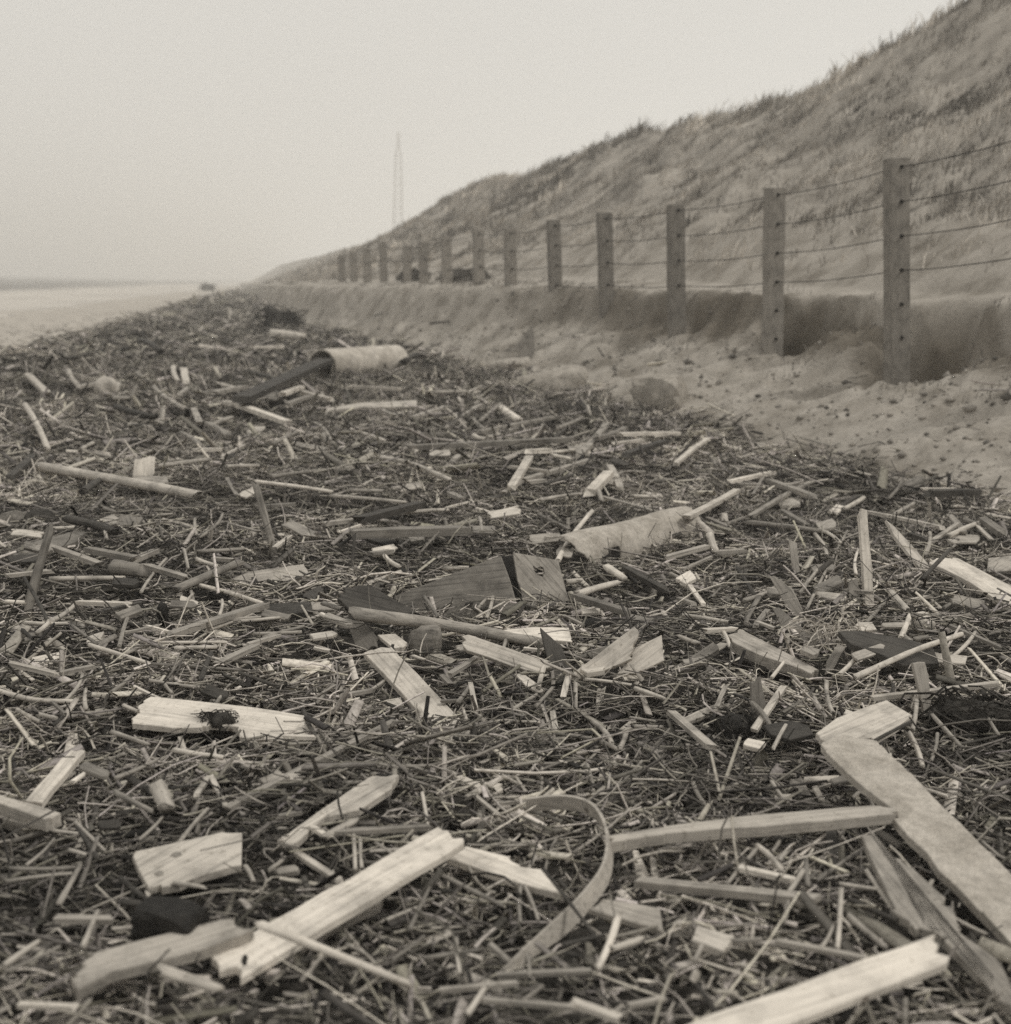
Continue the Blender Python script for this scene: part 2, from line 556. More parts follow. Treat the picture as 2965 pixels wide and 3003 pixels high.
def tube(path, rads, K=8, cap=True):
    """Verts and faces of a tube along a list of points."""
    path = [np.asarray(p, dtype=float) for p in path]
    vs, fs = [], []
    n = len(path)
    ref = None
    for i in range(n):
        t = path[min(i + 1, n - 1)] - path[max(i - 1, 0)]
        t = t / (np.linalg.norm(t) + 1e-9)
        if ref is None:
            ref = np.array((0, 0, 1.0)) if abs(t[2]) < 0.8 else np.array((1.0, 0, 0))
        s = np.cross(t, ref)
        s /= np.linalg.norm(s) + 1e-9
        u_ = np.cross(s, t)
        ref = u_
        ra, rb = rads[i] if isinstance(rads[i], tuple) else (rads[i], rads[i])
        for k in range(K):
            a = 2 * math.pi * (k + 0.5) / K
            vs.append(path[i] + s * (math.cos(a) * ra) + u_ * (math.sin(a) * rb))
    for i in range(n - 1):
        for k in range(K):
            fs.append((i * K + k, i * K + (k + 1) % K, (i + 1) * K + (k + 1) % K, (i + 1) * K + k))
    if cap:
        fs.append(tuple(range(K - 1, -1, -1)))
        fs.append(tuple((n - 1) * K + k for k in range(K)))
    return vs, fs


for (n0, t0, a0, u0, v0), (n1, t1, a1, u1, v1) in zip(posts[:-1], posts[1:]):
    if n1 > 11:
        continue
    for k in range(4):
        off = 0.095 + 0.322 * k
        p0, p1 = t0 - a0 * off, t1 - a1 * off
        path = [p0 + (p1 - p0) * q + np.array((0, 0, -0.035 * 4 * q * (1 - q))) + np.array((0, 0, random.uniform(-.002, .002))) * (0 < q < 1) for q in np.linspace(0, 1, 10)]
        vs, fs = tube(path, [0.0046 + 0.0004 * max(n0, 0)] * 10, 5)
        wv = mesh_obj('wire', vs, fs, M['wire'], root)
        wv.matrix_parent_inverse = Matrix.Translation(root.location).inverted()

# ------------------------------------------------------------------ far lattice mast
my, mh = 430.0, 0.0
r = ray(752 * 1.554, 250 * 1.554)
mtop = EYE + r * (my / r[1])
mx, mz = float(mtop[0]), float(mtop[2])
mast = empty('lattice_mast', (mx, my, 0))
tag(mast, 'tall thin lattice mast rising faintly beyond the far dune', 'mast')
vsA, fsA, vsB, fsB = [], [], [], []


def addto(vs, fs, a, b, r_):
    v_, f_ = tube([a, b], [r_, r_], 4)
    o = len(vs)
    vs.extend(v_)
    fs.extend([tuple(i + o for i in f) for f in f_])


def half(z):
    return 1.75 - 1.0 * min(1, z / mz) if z < mz * 0.9 else 0.35


zs = np.linspace(0, mz, 22)
corners = [(-1, -1), (1, -1), (1, 1), (-1, 1)]
for sx, sy in corners:
    lv, lf = [], []
    for za, zb in zip(zs[:-1], zs[1:]):
        addto(lv, lf, (sx * half(za), sy * half(za), za), (sx * half(zb), sy * half(zb), zb), 0.11)
    mesh_obj('leg', lv, lf, M['mast'], mast)
for za, zb in zip(zs[:-1], zs[1:]):
    for i in range(4):
        c0, c1 = corners[i], corners[(i + 1) % 4]
        addto(vsB, fsB, (c0[0] * half(za), c0[1] * half(za), za), (c1[0] * half(zb), c1[1] * half(zb), zb), 0.055)
        addto(vsB, fsB, (c0[0] * half(zb), c0[1] * half(zb), zb), (c1[0] * half(zb), c1[1] * half(zb), zb), 0.05)
mesh_obj('bracing', vsB, fsB, M['mast'], mast)

# ------------------------------------------------------------------ wreckage: builders for single pieces
SLABS = []            # footprints: (polygon xy, zmin, zmax)
ITEMS = []            # everything that still wants an automatic label
MARKS = []            # landmarks: (xyz, short name)


def frame_from(xdir, up):
    x = Vector(xdir).normalized()
    z = Vector(up)
    z = (z - x * z.dot(x)).normalized()
    y = z.cross(x)
    return Matrix((tuple(x) + (0,), tuple(y) + (0,), tuple(z) + (0,), (0, 0, 0, 1))).transposed()


def slab(name, toks, thick, m, tilt=0.0, az=0.0, lift=None, parent=None, hole=None, rough=0.0016, bev=0.002, anchor=None):
    """A board: its outline is read on a plane standing in the place, given thickness away from the viewer's side."""
    pix = [P(t) for t in toks]
    flat = tilt < 35
    nrm = np.array((math.sin(math.radians(tilt)) * math.sin(math.radians(az)), -math.sin(math.radians(tilt)) * math.cos(math.radians(az)), math.cos(math.radians(tilt))))
    if anchor:
        ap = P(anchor)
    else:
        ap = (np.mean([p[0] for p in pix]), np.mean([p[1] for p in pix])) if flat else max(pix, key=lambda p: p[1])
    if lift is None:
        lift = thick + 0.075 if flat else 0.04
    for _ in range(4):
        a = hit(ap[0], ap[1], lift)
        pts = []
        for px, py in pix:
            r_ = ray(px, py)
            den = r_.dot(nrm)
            t = (a - EYE).dot(nrm) / den if abs(den) > 1e-6 else 5
            pts.append(EYE + r_ * t)
        pts = np.array(pts)
        if not flat:
            break
        need = float(np.max(height(pts[:, 0], pts[:, 1]) + thick * 0.75 - pts[:, 2]))
        if need <= 0.004:
            break
        lift += need
    cen = pts.mean(0)
    q = pts - cen
    uu, ss, vv = np.linalg.svd(q)
    xd = vv[0]
    F = frame_from(xd, nrm)
    F.translation = Vector(cen)
    inv = F.inverted()
    loc = [inv @ Vector(p) for p in pts]
    ring = []
    longest = max((loc[(i + 1) % len(loc)] - loc[i]).length for i in range(len(loc)))
    for i, p in enumerate(loc):
        b = loc[(i + 1) % len(loc)]
        ln = (b - p).length
        k = max(1, min(9, int(ln / 0.07)))
        worn = ln < 0.45 * longest and ln > 0.03 and not hole
        if worn:
            k = max(4, min(8, int(ln / 0.015)))
        for j in range(k):
            g = p.lerp(b, j / k)
            if j:
                amp_ = max(rough, min(0.006, 0.03 * longest)) if worn else rough
                g = g + Vector((random.gauss(0, amp_) - math.copysign(1, p.x + b.x) * (random.uniform(0.02, 0.06) * longest * 0.6 if worn and random.random() < 0.14 else 0), random.gauss(0, rough), 0))
            ring.append(Vector((g.x, g.y, 0)))
    area = sum(ring[i].x * ring[(i + 1) % len(ring)].y - ring[(i + 1) % len(ring)].x * ring[i].y for i in range(len(ring)))
    if area < 0:
        ring.reverse()
    if hole:
        hp = []
        for t_ in hole:
            r_ = ray(*P(t_))
            hp.append(inv @ Vector(EYE + r_ * ((a - EYE).dot(nrm) / r_.dot(nrm))))
        hp = [Vector((h.x, h.y, 0)) for h in hp]
        ar = sum(hp[i].x * hp[(i + 1) % len(hp)].y - hp[(i + 1) % len(hp)].x * hp[i].y for i in range(len(hp)))
        if ar > 0:
            hp.reverse()
        bi, bj = min(((i, j) for i in range(len(ring)) for j in range(len(hp))), key=lambda ij: (ring[ij[0]] - hp[ij[1]]).length)
        ring = ring[:bi + 1] + hp[bj:] + hp[:bj + 1] + ring[bi:]
        bev = 0
    bm = bmesh.new()
    tv = [bm.verts.new(p) for p in ring]
    f = bm.faces.new(tv)
    ex = bmesh.ops.extrude_face_region(bm, geom=[f])
    nv = [g for g in ex['geom'] if isinstance(g, bmesh.types.BMVert)]
    for v_ in nv:
        v_.co.z -= thick
    bmesh.ops.recalc_face_normals(bm, faces=bm.faces)
    if bev:
        try:
            bmesh.ops.bevel(bm, geom=[e for e in bm.edges if abs(e.verts[0].co.z - e.verts[1].co.z) < 1e-6], offset=min(bev, thick * 0.25), segments=1, affect='EDGES')
        except Exception:
            pass
    me = bpy.data.meshes.new(name)
    bm.to_mesh(me)
    bm.free()
    me.materials.append(m)
    o = bpy.data.objects.new(name, me)
    COL.objects.link(o)
    if parent is not None:
        o.parent = parent
        o.matrix_parent_inverse = Matrix.Translation(parent.location).inverted()
    o.matrix_basis = F
    w2 = np.array([[*(F @ Vector((p.x, p.y, 0)))] for p in ring])
    SLABS.append((w2[:, :2] if flat else np.concatenate([w2[:, :2], (w2 - nrm * max(thick, 0.03))[::-1, :2]]), w2[:, 2].min() - thick * 1.1, w2[:, 2].max()))
    return o, cen, pts


def stick(name, toks, wpx, m, kind='k', lifts=None, up=None, parent=None):
    """A single stick, reed or lath through two or more read points."""
    pix = [P(t) for t in toks]
    p0 = hit(*pix[0], 0.0)
    dep = depth_of(p0)
    dia = wpx / MS * dep / FPX
    base = 0.075 + 0.003 * dep + dia * 0.5
    n = len(pix)
    if up is not None:
        b = hit(*pix[0], 0.0)
        db = depth_of(b)
        pts = [EYE + ray(*p) * (db + up * i / (n - 1)) for i, p in enumerate(pix)]
        pts[0] = pts[0] - (pts[1] - pts[0]) / np.linalg.norm(pts[1] - pts[0]) * 0.05
    else:
        l0, l1 = lifts or (base, base)
        pts = [hit(*p, l0 + (l1 - l0) * i / (n - 1)) for i, p in enumerate(pix)]
        if n == 2:      # keep clear of the ground between the ends
            for _ in range(3):
                qs = np.array([pts[0] + (pts[1] - pts[0]) * t for t in np.linspace(0.1, 0.9, 7)])
                need = float(np.max(height(qs[:, 0], qs[:, 1]) + dia * 0.6 - qs[:, 2]))
                if need <= 0:
                    break
                l0, l1 = l0 + need, l1 + need
                pts = [hit(*pix[0], l0), hit(*pix[1], l1)]
    cen = (pts[0] + pts[-1]) / 2
    F = frame_from(pts[-1] - pts[0], (0, 0, 1) if abs((pts[-1] - pts[0])[2]) < 0.85 * np.linalg.norm(pts[-1] - pts[0]) else (0, -1, 0.2))
    F.translation = Vector(cen)
    inv = F.inverted()
    lp = [np.array(inv @ Vector(p)) for p in pts]
    # resample with a slight natural bend
    seg = 7 if kind != 'l' else 6
    if n == 2:
        ln = np.linalg.norm(lp[1] - lp[0])
        bend = np.array((0, random.gauss(0, 0.012), random.gauss(0, 0.006))) * ln * (0.3 if kind == 'l' else 1.3)
        path = [lp[0] + (lp[1] - lp[0]) * t + bend * 4 * t * (1 - t) for t in np.linspace(0, 1, seg)]
    else:
        path = []
        ext = [2 * lp[0] - lp[1]] + lp + [2 * lp[-1] - lp[-2]]
        for i in range(1, len(ext) - 2):
            for t in np.linspace(0, 1, 6, endpoint=False):
                a, b, c_, d_ = ext[i - 1], ext[i], ext[i + 1], ext[i + 2]
                path.append(0.5 * (2 * b + (c_ - a) * t + (2 * a - 5 * b + 4 * c_ - d_) * t * t + (3 * b - a - 3 * c_ + d_) * t ** 3))
        path.append(lp[-1])
    ra = dia / 2
    rads, m_ = [], len(path)
    for i in range(m_):
        j = 1 + random.gauss(0, 0.05)
        tp = 1 - 0.18 * i / m_
        if kind == 'l':
            rads.append((ra * 1.41 * (1 + random.gauss(0, .02)), max(0.004, min(0.02, ra * 0.55)) * 1.41))
        elif kind == 'r':
            rads.append(ra * tp * (1 + random.gauss(0, 0.03)))
        else:
            rads.append((ra * tp * j, ra * tp * j * 0.85))
    vs, fs = tube(path, rads, 4 if kind == 'l' else 8)
    K = 4 if kind == 'l' else 8
    for k in range(K):                       # broken ends
        vs[k] = vs[k] + np.array((random.uniform(-1, 0.5) * ra * 1.4, 0, 0))
        vs[-1 - k] = vs[-1 - k] + np.array((random.uniform(-0.5, 1) * ra * 1.4, 0, 0))
    o = mesh_obj(name, vs, fs, m, parent, smooth_shade=(kind != 'l'))
    if parent is not None:
        o.matrix_parent_inverse = Matrix.Translation(parent.location).inverted()
    o.matrix_basis = F
    return o, cen, pts, dia


def lump(name, tok, rx, ry, rz, m, lift=0.0, seed=0, yaw=0.0, amp=0.3, block=0.0, sub=3, loc=None):
    p = hit(*P(tok), 0) if loc is None else np.asarray(loc)
    bm = bmesh.new()
    bmesh.ops.create_icosphere(bm, subdivisions=sub, radius=1.0)
    rr = np.random.default_rng(seed)
    offs = rr.uniform(0, 50, 3)
    for v_ in bm.verts:
        c_ = np.array(v_.co)
        if block:
            mx_ = np.max(np.abs(c_))
            c_ = c_ * (1 - block) + c_ / mx_ * block * 0.85
        nz = float(fbm(np.array([c_[0] * 1.0 + offs[0] + c_[2] * 0.7]), np.array([c_[1] + offs[1] - c_[2] * 0.5]), 0.9, 3, seed)[0])
        c_ = c_ * (1 + amp * nz)
        v_.co = Vector((c_[0] * rx, c_[1] * ry, c_[2] * rz))
    me = bpy.data.meshes.new(name)
    bm.to_mesh(me)
    bm.free()
    me.polygons.foreach_set('use_smooth', [block < 0.6] * len(me.polygons))
    me.materials.append(m)
    o = bpy.data.objects.new(name, me)
    COL.objects.link(o)
    o.location = Vector(p) + Vector((0, 0, rz * 0.45 + lift))
    o.rotation_euler = (0, 0, yaw)
    an = np.linspace(0, 2 * math.pi, 12, endpoint=False)
    SLABS.append((np.stack([p[0] + rx * 0.9 * np.cos(an), p[1] + ry * 0.9 * np.sin(an)], -1), p[2] - 0.1, p[2] + rz))
    return o, np.array(o.location)


def mark(o, cen, short):
    MARKS.append((np.array(cen), short))


# ------------------------------------------------------------------ wreckage: boards (thickness mm, tone, tilt, azimuth, lift or -, outline # label @ short name)
BOARDS = '''
18 w 3 0 .13 G1180,1155 G1345,1275 H785,515 H640,425 # long smooth whitish plank with a nail slot at its near end @ long whitish plank
18 p 2 0 .07 G1660,1115 H0,925 H300,812 H335,830 H318,862 H0,1025 G1690,1150 # narrow pale board half hidden under the long whitish plank @ -
24 p 4 0 .10 G395,1290 G530,1130 G1240,945 G1420,1000 G1140,1110 G620,1235 G430,1340 # thick split pale board under the black tarred block @ split board
16 w 3 0 - G850,880 G930,865 G1070,883 G1010,915 G870,912 # small whitish chip just behind the black tarred block @ -
20 p 6 0 - G735,570 G1250,455 G1355,460 G1350,640 G1150,690 G1000,750 G830,770 # broad pale board with two dark knots and a torn end @ knotted board
20 p 8 0 - G1550,500 G1630,450 G1900,260 H250,150 H420,135 H380,210 H200,330 H0,375 G1640,530 # pale board with a ragged slanted end beside the bent hoop's open side @ ragged pale board
20 w 6 0 - G140,280 G235,293 G435,45 G475,0 G400,-5 G330,60 # narrow whitish board pointing at the short pale beam end by the frame edge @ narrow whitish board
34 p 4 0 - G-60,225 G340,350 G255,385 G-60,275 # short thick pale beam end lying beside the narrow whitish board @ pale beam end
22 m 4 0 .05 G-60,360 G130,440 G255,402 G100,330 # weathered board tucked under the short pale beam end @ -
20 w 7 0 - F740,1280 F770,1190 F845,1130 F1420,1190 F1790,1250 F1700,1355 F1640,1385 F1340,1355 F1335,1300 F1200,1285 F1130,1300 F1000,1305 # broad whitish board with a dark weed clump on its near edge @ broad whitish board
18 w 3 0 .10 H690,600 H790,535 H1020,590 H1100,650 H1240,668 H1340,805 H1130,750 H1020,715 # whitish board running out from under the long whitish plank @ -
14 p 3 0 .075 H1480,885 H1560,830 H1880,880 H1900,1010 H1700,950 # torn pale board half buried beyond the low end of the bent hoop @ torn board
18 w 4 0 .07 I150,1440 I180,1360 I390,1420 I330,1505 # short squared whitish board end with one bright corner @ squared board end
28 p 3 0 .13 H1590,478 H1900,425 I460,745 I1160,690 I1290,705 I1290,735 I900,775 I0,845 H1600,515 # long straight pale batten butting against the mottled sheet @ straight batten
16 w 5 0 .06 H1725,555 H1760,560 H1830,715 H1750,690 # whitish splinter in front of the straight batten, the wider of a pair @ -
14 w 5 0 .06 H1825,590 H1855,600 H1872,715 H1835,715 # whitish splinter in front of the straight batten, the narrower of a pair @ -
14 w 4 0 .07 H665,110 H700,100 H850,172 H1000,185 H980,235 H830,200 # bone-white flat splinter beyond the bent hoop @ bone-white splinter
14 w 4 0 .06 H255,35 H480,22 H470,60 H300,52 # small whitish chip near the far end of the ragged pale board @ -
22 g 35 -20 .02 H1510,262 H1640,247 H1665,398 H1570,420 # small grey square board with a dark recess behind the hoop @ grey square board
22 S 4 0 .17 I880,335 I1010,290 I1190,330 I1290,430 I1400,530 I1560,700 I1880,1010 I2080,1200 I2080,1590 I1880,1400 I1640,1150 I1300,790 I1290,720 I1080,560 I900,390 # long mottled grey sheet propped over a dark gap by the dune side @ long mottled sheet
20 p 6 0 .17 I845,285 I960,200 I1240,100 I1385,185 I1300,250 I1170,325 I1020,310 I900,345 # short pale split board lying at the head of the long mottled sheet @ short head board
20 m 4 0 .11 I1110,870 I1150,830 I1240,960 I1390,1040 I1540,1180 I1620,1280 I1650,1400 I1880,1560 I1980,1800 I1880,1760 I1760,1640 I1560,1440 I1530,1390 I1400,1380 I1290,1270 I1200,1080 # splintered weathered plank below the long mottled sheet @ splintered plank
18 w 8 20 .16 I60,1945 I240,1860 I900,1625 I1515,1405 I1580,1570 I1400,1640 I900,1830 I560,1965 # big bright whitish plank crossing the bottom corner @ bright corner plank
20 g 40 10 .02 I20,1430 I110,1300 I190,1310 I150,1432 # dark grey wedge of board beside the squared board end @ -
14 g 30 -40 .05 I1300,1190 I1330,1160 I1390,1370 I1350,1480 # slim grey sliver leaning on the splintered plank @ -
24 d 10 0 .08 I900,830 I960,830 I1000,980 I930,1040 # dark short board beneath the straight batten @ -
18 g 20 20 .05 I700,560 I760,520 I860,700 I780,725 # grey board end poking up before the straight batten @ -
16 p 8 0 .06 I80,210 I180,160 I355,98 I365,125 I200,195 I110,228 # pale strip crossing over a fallen stick near the short head board @ -
22 g 72 0 0 I480,0 I535,-30 I567,130 I555,240 I490,275 # grey board standing on end near the dark bark slab @ standing grey board
22 m 74 0 0 D1385,1420 D1455,1415 D1478,1520 I1510,290 I1470,292 I1440,120 # tapered weathered stake standing by the short head board @ tapered stake
14 d 6 0 .09 I550,240 I700,213 I800,240 I832,290 I700,322 I590,290 # dark oval slab of bark touching the short head board @ bark slab
20 w 12 0 .10 E222,885 E305,858 E375,848 E800,1290 E735,1315 E610,1312 E560,1240 # whitish plank with one long split, lying lengthwise before the log @ split whitish plank
16 w 10 0 .09 E300,785 E400,778 E467,828 E450,852 E400,858 E370,842 # small whitish board piece at the head of the split whitish plank @ -
22 d 30 25 .12 E80,580 E130,520 E250,500 E540,668 E400,668 E270,645 E180,652 E140,640 # dark curled plank overhanging the pale end of the log @ dark curled plank
18 g 50 -30 .02 E120,690 E160,662 E290,790 E290,850 E190,885 # dark grey board wedge under the pale end of the log @ -
20 p 42 -6 .08 E770,790 E810,783 E1200,918 E1275,950 E1200,1002 E1050,960 E800,872 # torn pale board with jagged ends just in front of the log @ torn jagged board
18 w 10 0 .09 E950,762 E1180,740 E1370,745 E1390,822 E1250,812 E1060,792 # whitish lath partly hidden behind the log @ -
20 p 58 -12 .07 E1370,1045 E1390,1000 E1735,738 E1757,760 E1722,920 E1540,1000 E1450,1042 # weathered board on edge, the darker of a leaning pair @ leaning dark board
16 w 52 -6 .07 E1620,1042 E1650,990 E1720,920 E1742,858 E1890,785 E1902,930 E1790,982 # pale jagged board, the lighter of a leaning pair @ leaning pale board
18 d 30 0 .05 E1210,742 E1330,850 E1392,1000 E1300,1050 E1240,880 # dark bark strip between the torn jagged board and the leaning pair @ -
18 g 20 0 .06 E1640,772 E1720,668 E1870,700 E1760,742 # flat grey board end behind the leaning pair @ -
10 w 15 0 .08 E1065,1000 E1130,1010 E1240,1090 E1210,1112 E1130,1072 # crumpled white scrap lying before the torn jagged board @ white scrap
14 p 30 0 .04 E1528,1082 E1580,1068 E1560,1150 E1515,1240 # pale splinter pointing up below the leaning pair @ -
12 p 20 0 .05 E1650,1312 E1740,1240 E1760,1200 E1742,1290 E1690,1322 # pale leaf-shaped chip in the open reeds @ -
14 p 25 0 .04 E110,1202 E150,1140 E232,1140 E222,1210 # square pale board scrap beside the split whitish plank @ -
20 g 5 0 - F50,350 F60,300 F240,250 F440,198 F480,210 F430,260 F240,330 # grey board with one nail hole behind the leaning round post @ nailed grey board
26 p 30 0 .03 F1270,480 F1400,430 F1700,388 F1742,440 F1640,490 F1500,503 F1330,502 # curved pale slab of wood at the foot of the leaning dark stake @ curved slab
20 d 12 0 .08 F1480,612 F1740,600 F1752,650 F1500,692 # dark flat board at the end of the long slanting lath @ dark flat board
18 w 25 0 .04 F165,962 F180,908 F330,880 F337,930 F170,987 # whitish box-end board lying near the frame edge @ whitish box end
14 p 20 0 .05 F480,832 F490,790 F582,764 F552,832 # pale diamond-shaped scrap of board @ -
14 g 25 0 .05 F50,830 F60,795 F100,768 F240,770 F222,832 # flat grey board, the darker of two side by side @ -
14 m 18 0 .05 F240,832 F270,800 F412,840 F300,862 # flat weathered board, the paler of two side by side @ -
18 g 12 0 .07 F600,172 F680,110 F800,128 F762,182 # grey board piece beyond the dark wet log @ -
26 w 70 8 .01 A752,1240 A800,1225 A866,1218 A862,1385 A738,1372 # whitish board stub standing on end against the long pale pole @ standing whitish stub
30 p 8 0 - B0,992 B18,950 B190,918 B520,903 B522,940 B190,942 B30,962 # long pale board with a bent end in front of the drum @ long far board
20 g 68 20 .02 B1000,632 B1080,588 B1172,478 B1182,642 B1122,690 B1082,632 # pointed dark scrap standing against the sand slope @ pointed scrap
22 w 74 10 0 D1085,590 D1108,558 D1132,565 D1165,1000 D1177,1132 D1140,1162 D1120,1080 # tallest pale slat, standing upright in the wrack @ tallest upright slat
18 p 30 40 .05 D1238,618 D1280,650 D1470,860 D1530,962 D1440,902 D1280,700 # pale pointed plank leaning back toward the dune @ pointed plank
26 w 12 10 .10 D1480,862 D1530,830 D1640,833 D1760,895 D2000,1020 D2000,1150 D1880,1078 D1700,962 D1560,892 # bright whitish plank at the frame edge below the sand slope @ bright edge plank
20 p 18 0 .10 D1810,832 D1960,815 D1960,900 D1802,912 # small pale board behind the bright edge plank @ -
20 m 70 -10 0 D1028,972 D1076,945 D1097,1172 D1040,1162 # short upright board split down its middle @ split upright board
20 m 60 -30 0 D580,932 D650,950 D720,1020 D832,1240 D790,1222 D680,1112 # broken plank tilted up with a pointed top, the taller of two @ tilted plank
20 g 48 -30 .02 D600,1112 D640,1108 D812,1260 D800,1312 D650,1212 # grey board against the foot of the tilted plank @ -
22 d 10 10 .11 D970,1242 D1100,1238 D1380,1290 D1500,1330 D1535,1420 D1330,1432 D1190,1362 D1040,1312 # dark wet board under the long pale rod @ dark wet board
16 w 12 0 .10 D1060,1212 D1080,1190 D1160,1190 D1187,1232 D1090,1240 # whitish board end beside the frayed rope @ -
40 p 10 20 .09 D350,1262 D420,1228 D640,1340 D862,1458 D825,1480 D730,1440 D520,1370 D400,1312 # squared pale beam lying aslant below the tilted plank @ squared beam
24 g 25 -20 .05 D0,1482 D270,1300 D302,1340 D30,1502 # grey slanting board end beside the leaning pale board @ slanting grey board
20 m 40 10 .02 D910,1402 D970,1310 D1012,1330 D942,1460 D902,1472 # weathered board scrap in front of the frayed rope @ -
16 g 55 10 .02 D780,1402 D830,1250 D882,1240 D822,1412 # narrow grey board propped beside the frayed rope @ -
16 w 10 0 .08 D910,572 D960,530 D1002,540 D962,592 # small white chip near the sand slope @ -
12 w 10 0 .08 D140,322 D170,308 D210,318 D200,336 D150,338 # tiny white chip before the pale far batten @ -
16 p 15 0 .06 A1370,1065 A1420,1050 A1485,1048 A1460,1085 A1400,1112 # crumpled pale scrap beyond the long pale pole @ -
18 m 15 0 .08 B645,1300 B740,1205 B775,1205 B690,1300 # weathered board scrap between the two bent branches @ -
'''


def parse_label(s):
    lab, _, sh = s.partition('@')
    return lab.strip(), sh.strip()


M['S'] = M['sheet']
BOARD_OBJ = {}
for line in BOARDS.strip().splitlines():
    body, _, lab = line.partition('#')
    lab, short = parse_label(lab)
    f = body.split()
    th, tn, tilt, az = float(f[0]) / 1000, f[1], float(f[2]), float(f[3])
    lift = None if f[4] == '-' else float(f[4])
    name = 'cement_sheet' if tn == 'S' else ('wooden_stake' if 'stake' in lab else 'board_scrap' if ('scrap' in lab or 'chip' in lab or 'splinter' in lab) else 'plank' if 'plank' in lab else 'wooden_board')
    o, cen, pts = slab(name, f[5:], th, M[tn], tilt, az, lift, rough=0.011 if 'splintered' in lab else 0.003 if tn in 'mgdS' else 0.0016)
    tag(o, lab, 'stake' if 'stake' in lab else 'sheet' if tn == 'S' else 'plank' if name == 'plank' else 'board' if name == 'wooden_board' else 'scrap', 'broken boards strewn over the wrack')
    BOARD_OBJ[lab] = (o, cen)
    if short != '-':
        mark(o, cen, short)


# nail slot and knots on single boards (parts)
def on_board(lab, name, toks, m, proud=0.0012, thick=0.004):
    o, cen = BOARD_OBJ[lab]
    F = o.matrix_basis
    inv = F.inverted()
    nrm = np.array(F.col[2][:3])
    vs = []
    for t in toks:
        r_ = ray(*P(t))
        p = EYE + r_ * ((cen - EYE).dot(nrm) / r_.dot(nrm))
        q = inv @ Vector(p)
        vs.append((q.x, q.y, proud))
    n = len(vs)
    vs = vs + [(a, b, proud - thick) for a, b, c_ in vs]
    fs = [tuple(range(n)), tuple(range(2 * n - 1, n - 1, -1))] + [(i, (i + 1) % n, n + (i + 1) % n, n + i) for i in range(n)]
    k = mesh_obj(name, vs, fs, m, o)
    return k


on_board('long smooth whitish plank with a nail slot at its near end', 'nail_slot', ['G1358,1155 G1375,1143 G1388,1160 G1380,1200 G1362,1208 G1350,1185'.split()][0], M['iron'])
on_board('broad pale board with two dark knots and a torn end', 'knot', 'G950,592 G975,573 G1010,572 G1020,588 G985,602'.split(), M['g'])
on_board('broad pale board with two dark knots and a torn end', 'knot', 'G860,690 G885,676 G915,680 G912,700 G880,708'.split(), M['m'])
on_board('grey board with one nail hole behind the leaning round post', 'nail_hole', 'F92,320 F98,315 F104,319 F102,326 F95,327'.split(), M['iron'])
on_board('small grey square board with a dark recess behind the hoop', 'recess', 'H1585,305 H1625,300 H1632,335 H1592,342'.split(), M['tar'])

# ------------------------------------------------------------------ broken crate: two panels joined by a charred strap
ca = hit(*P('E900,700'), 0)
crate = empty('broken_crate', ca)
tag(crate, 'broken wooden crate corner of two panels joined by a dark strap', 'crate')
pa, cenA, _ = slab('panel', 'E380,575 E700,450 E990,343 E1040,480 E1085,640 E960,690 E800,730 E600,702 E440,622'.split(), 0.018, M['g'], 56, -18, 0.0, parent=crate, anchor='E800,725')
st, _, _ = slab('strap', 'E985,338 E1062,338 E1090,450 E1125,560 E1155,660 E1088,655 E1050,500'.split(), 0.026, M['tar'], 56, -2, 0.012, parent=crate, rough=0.006, anchor='E1110,650')
pb, _, _ = slab('panel', 'E1060,325 E1180,345 E1310,368 E1332,450 E1352,530 E1387,640 E1250,632 E1130,618 E1085,480'.split(), 0.016, M['m'], 60, 14, 0.02, parent=crate, anchor='E1300,640',
                hole='E1168,398 E1190,412 E1215,402 E1228,410 E1236,440 E1225,462 E1195,450 E1175,425'.split())
mark(crate, cenA, 'broken crate')

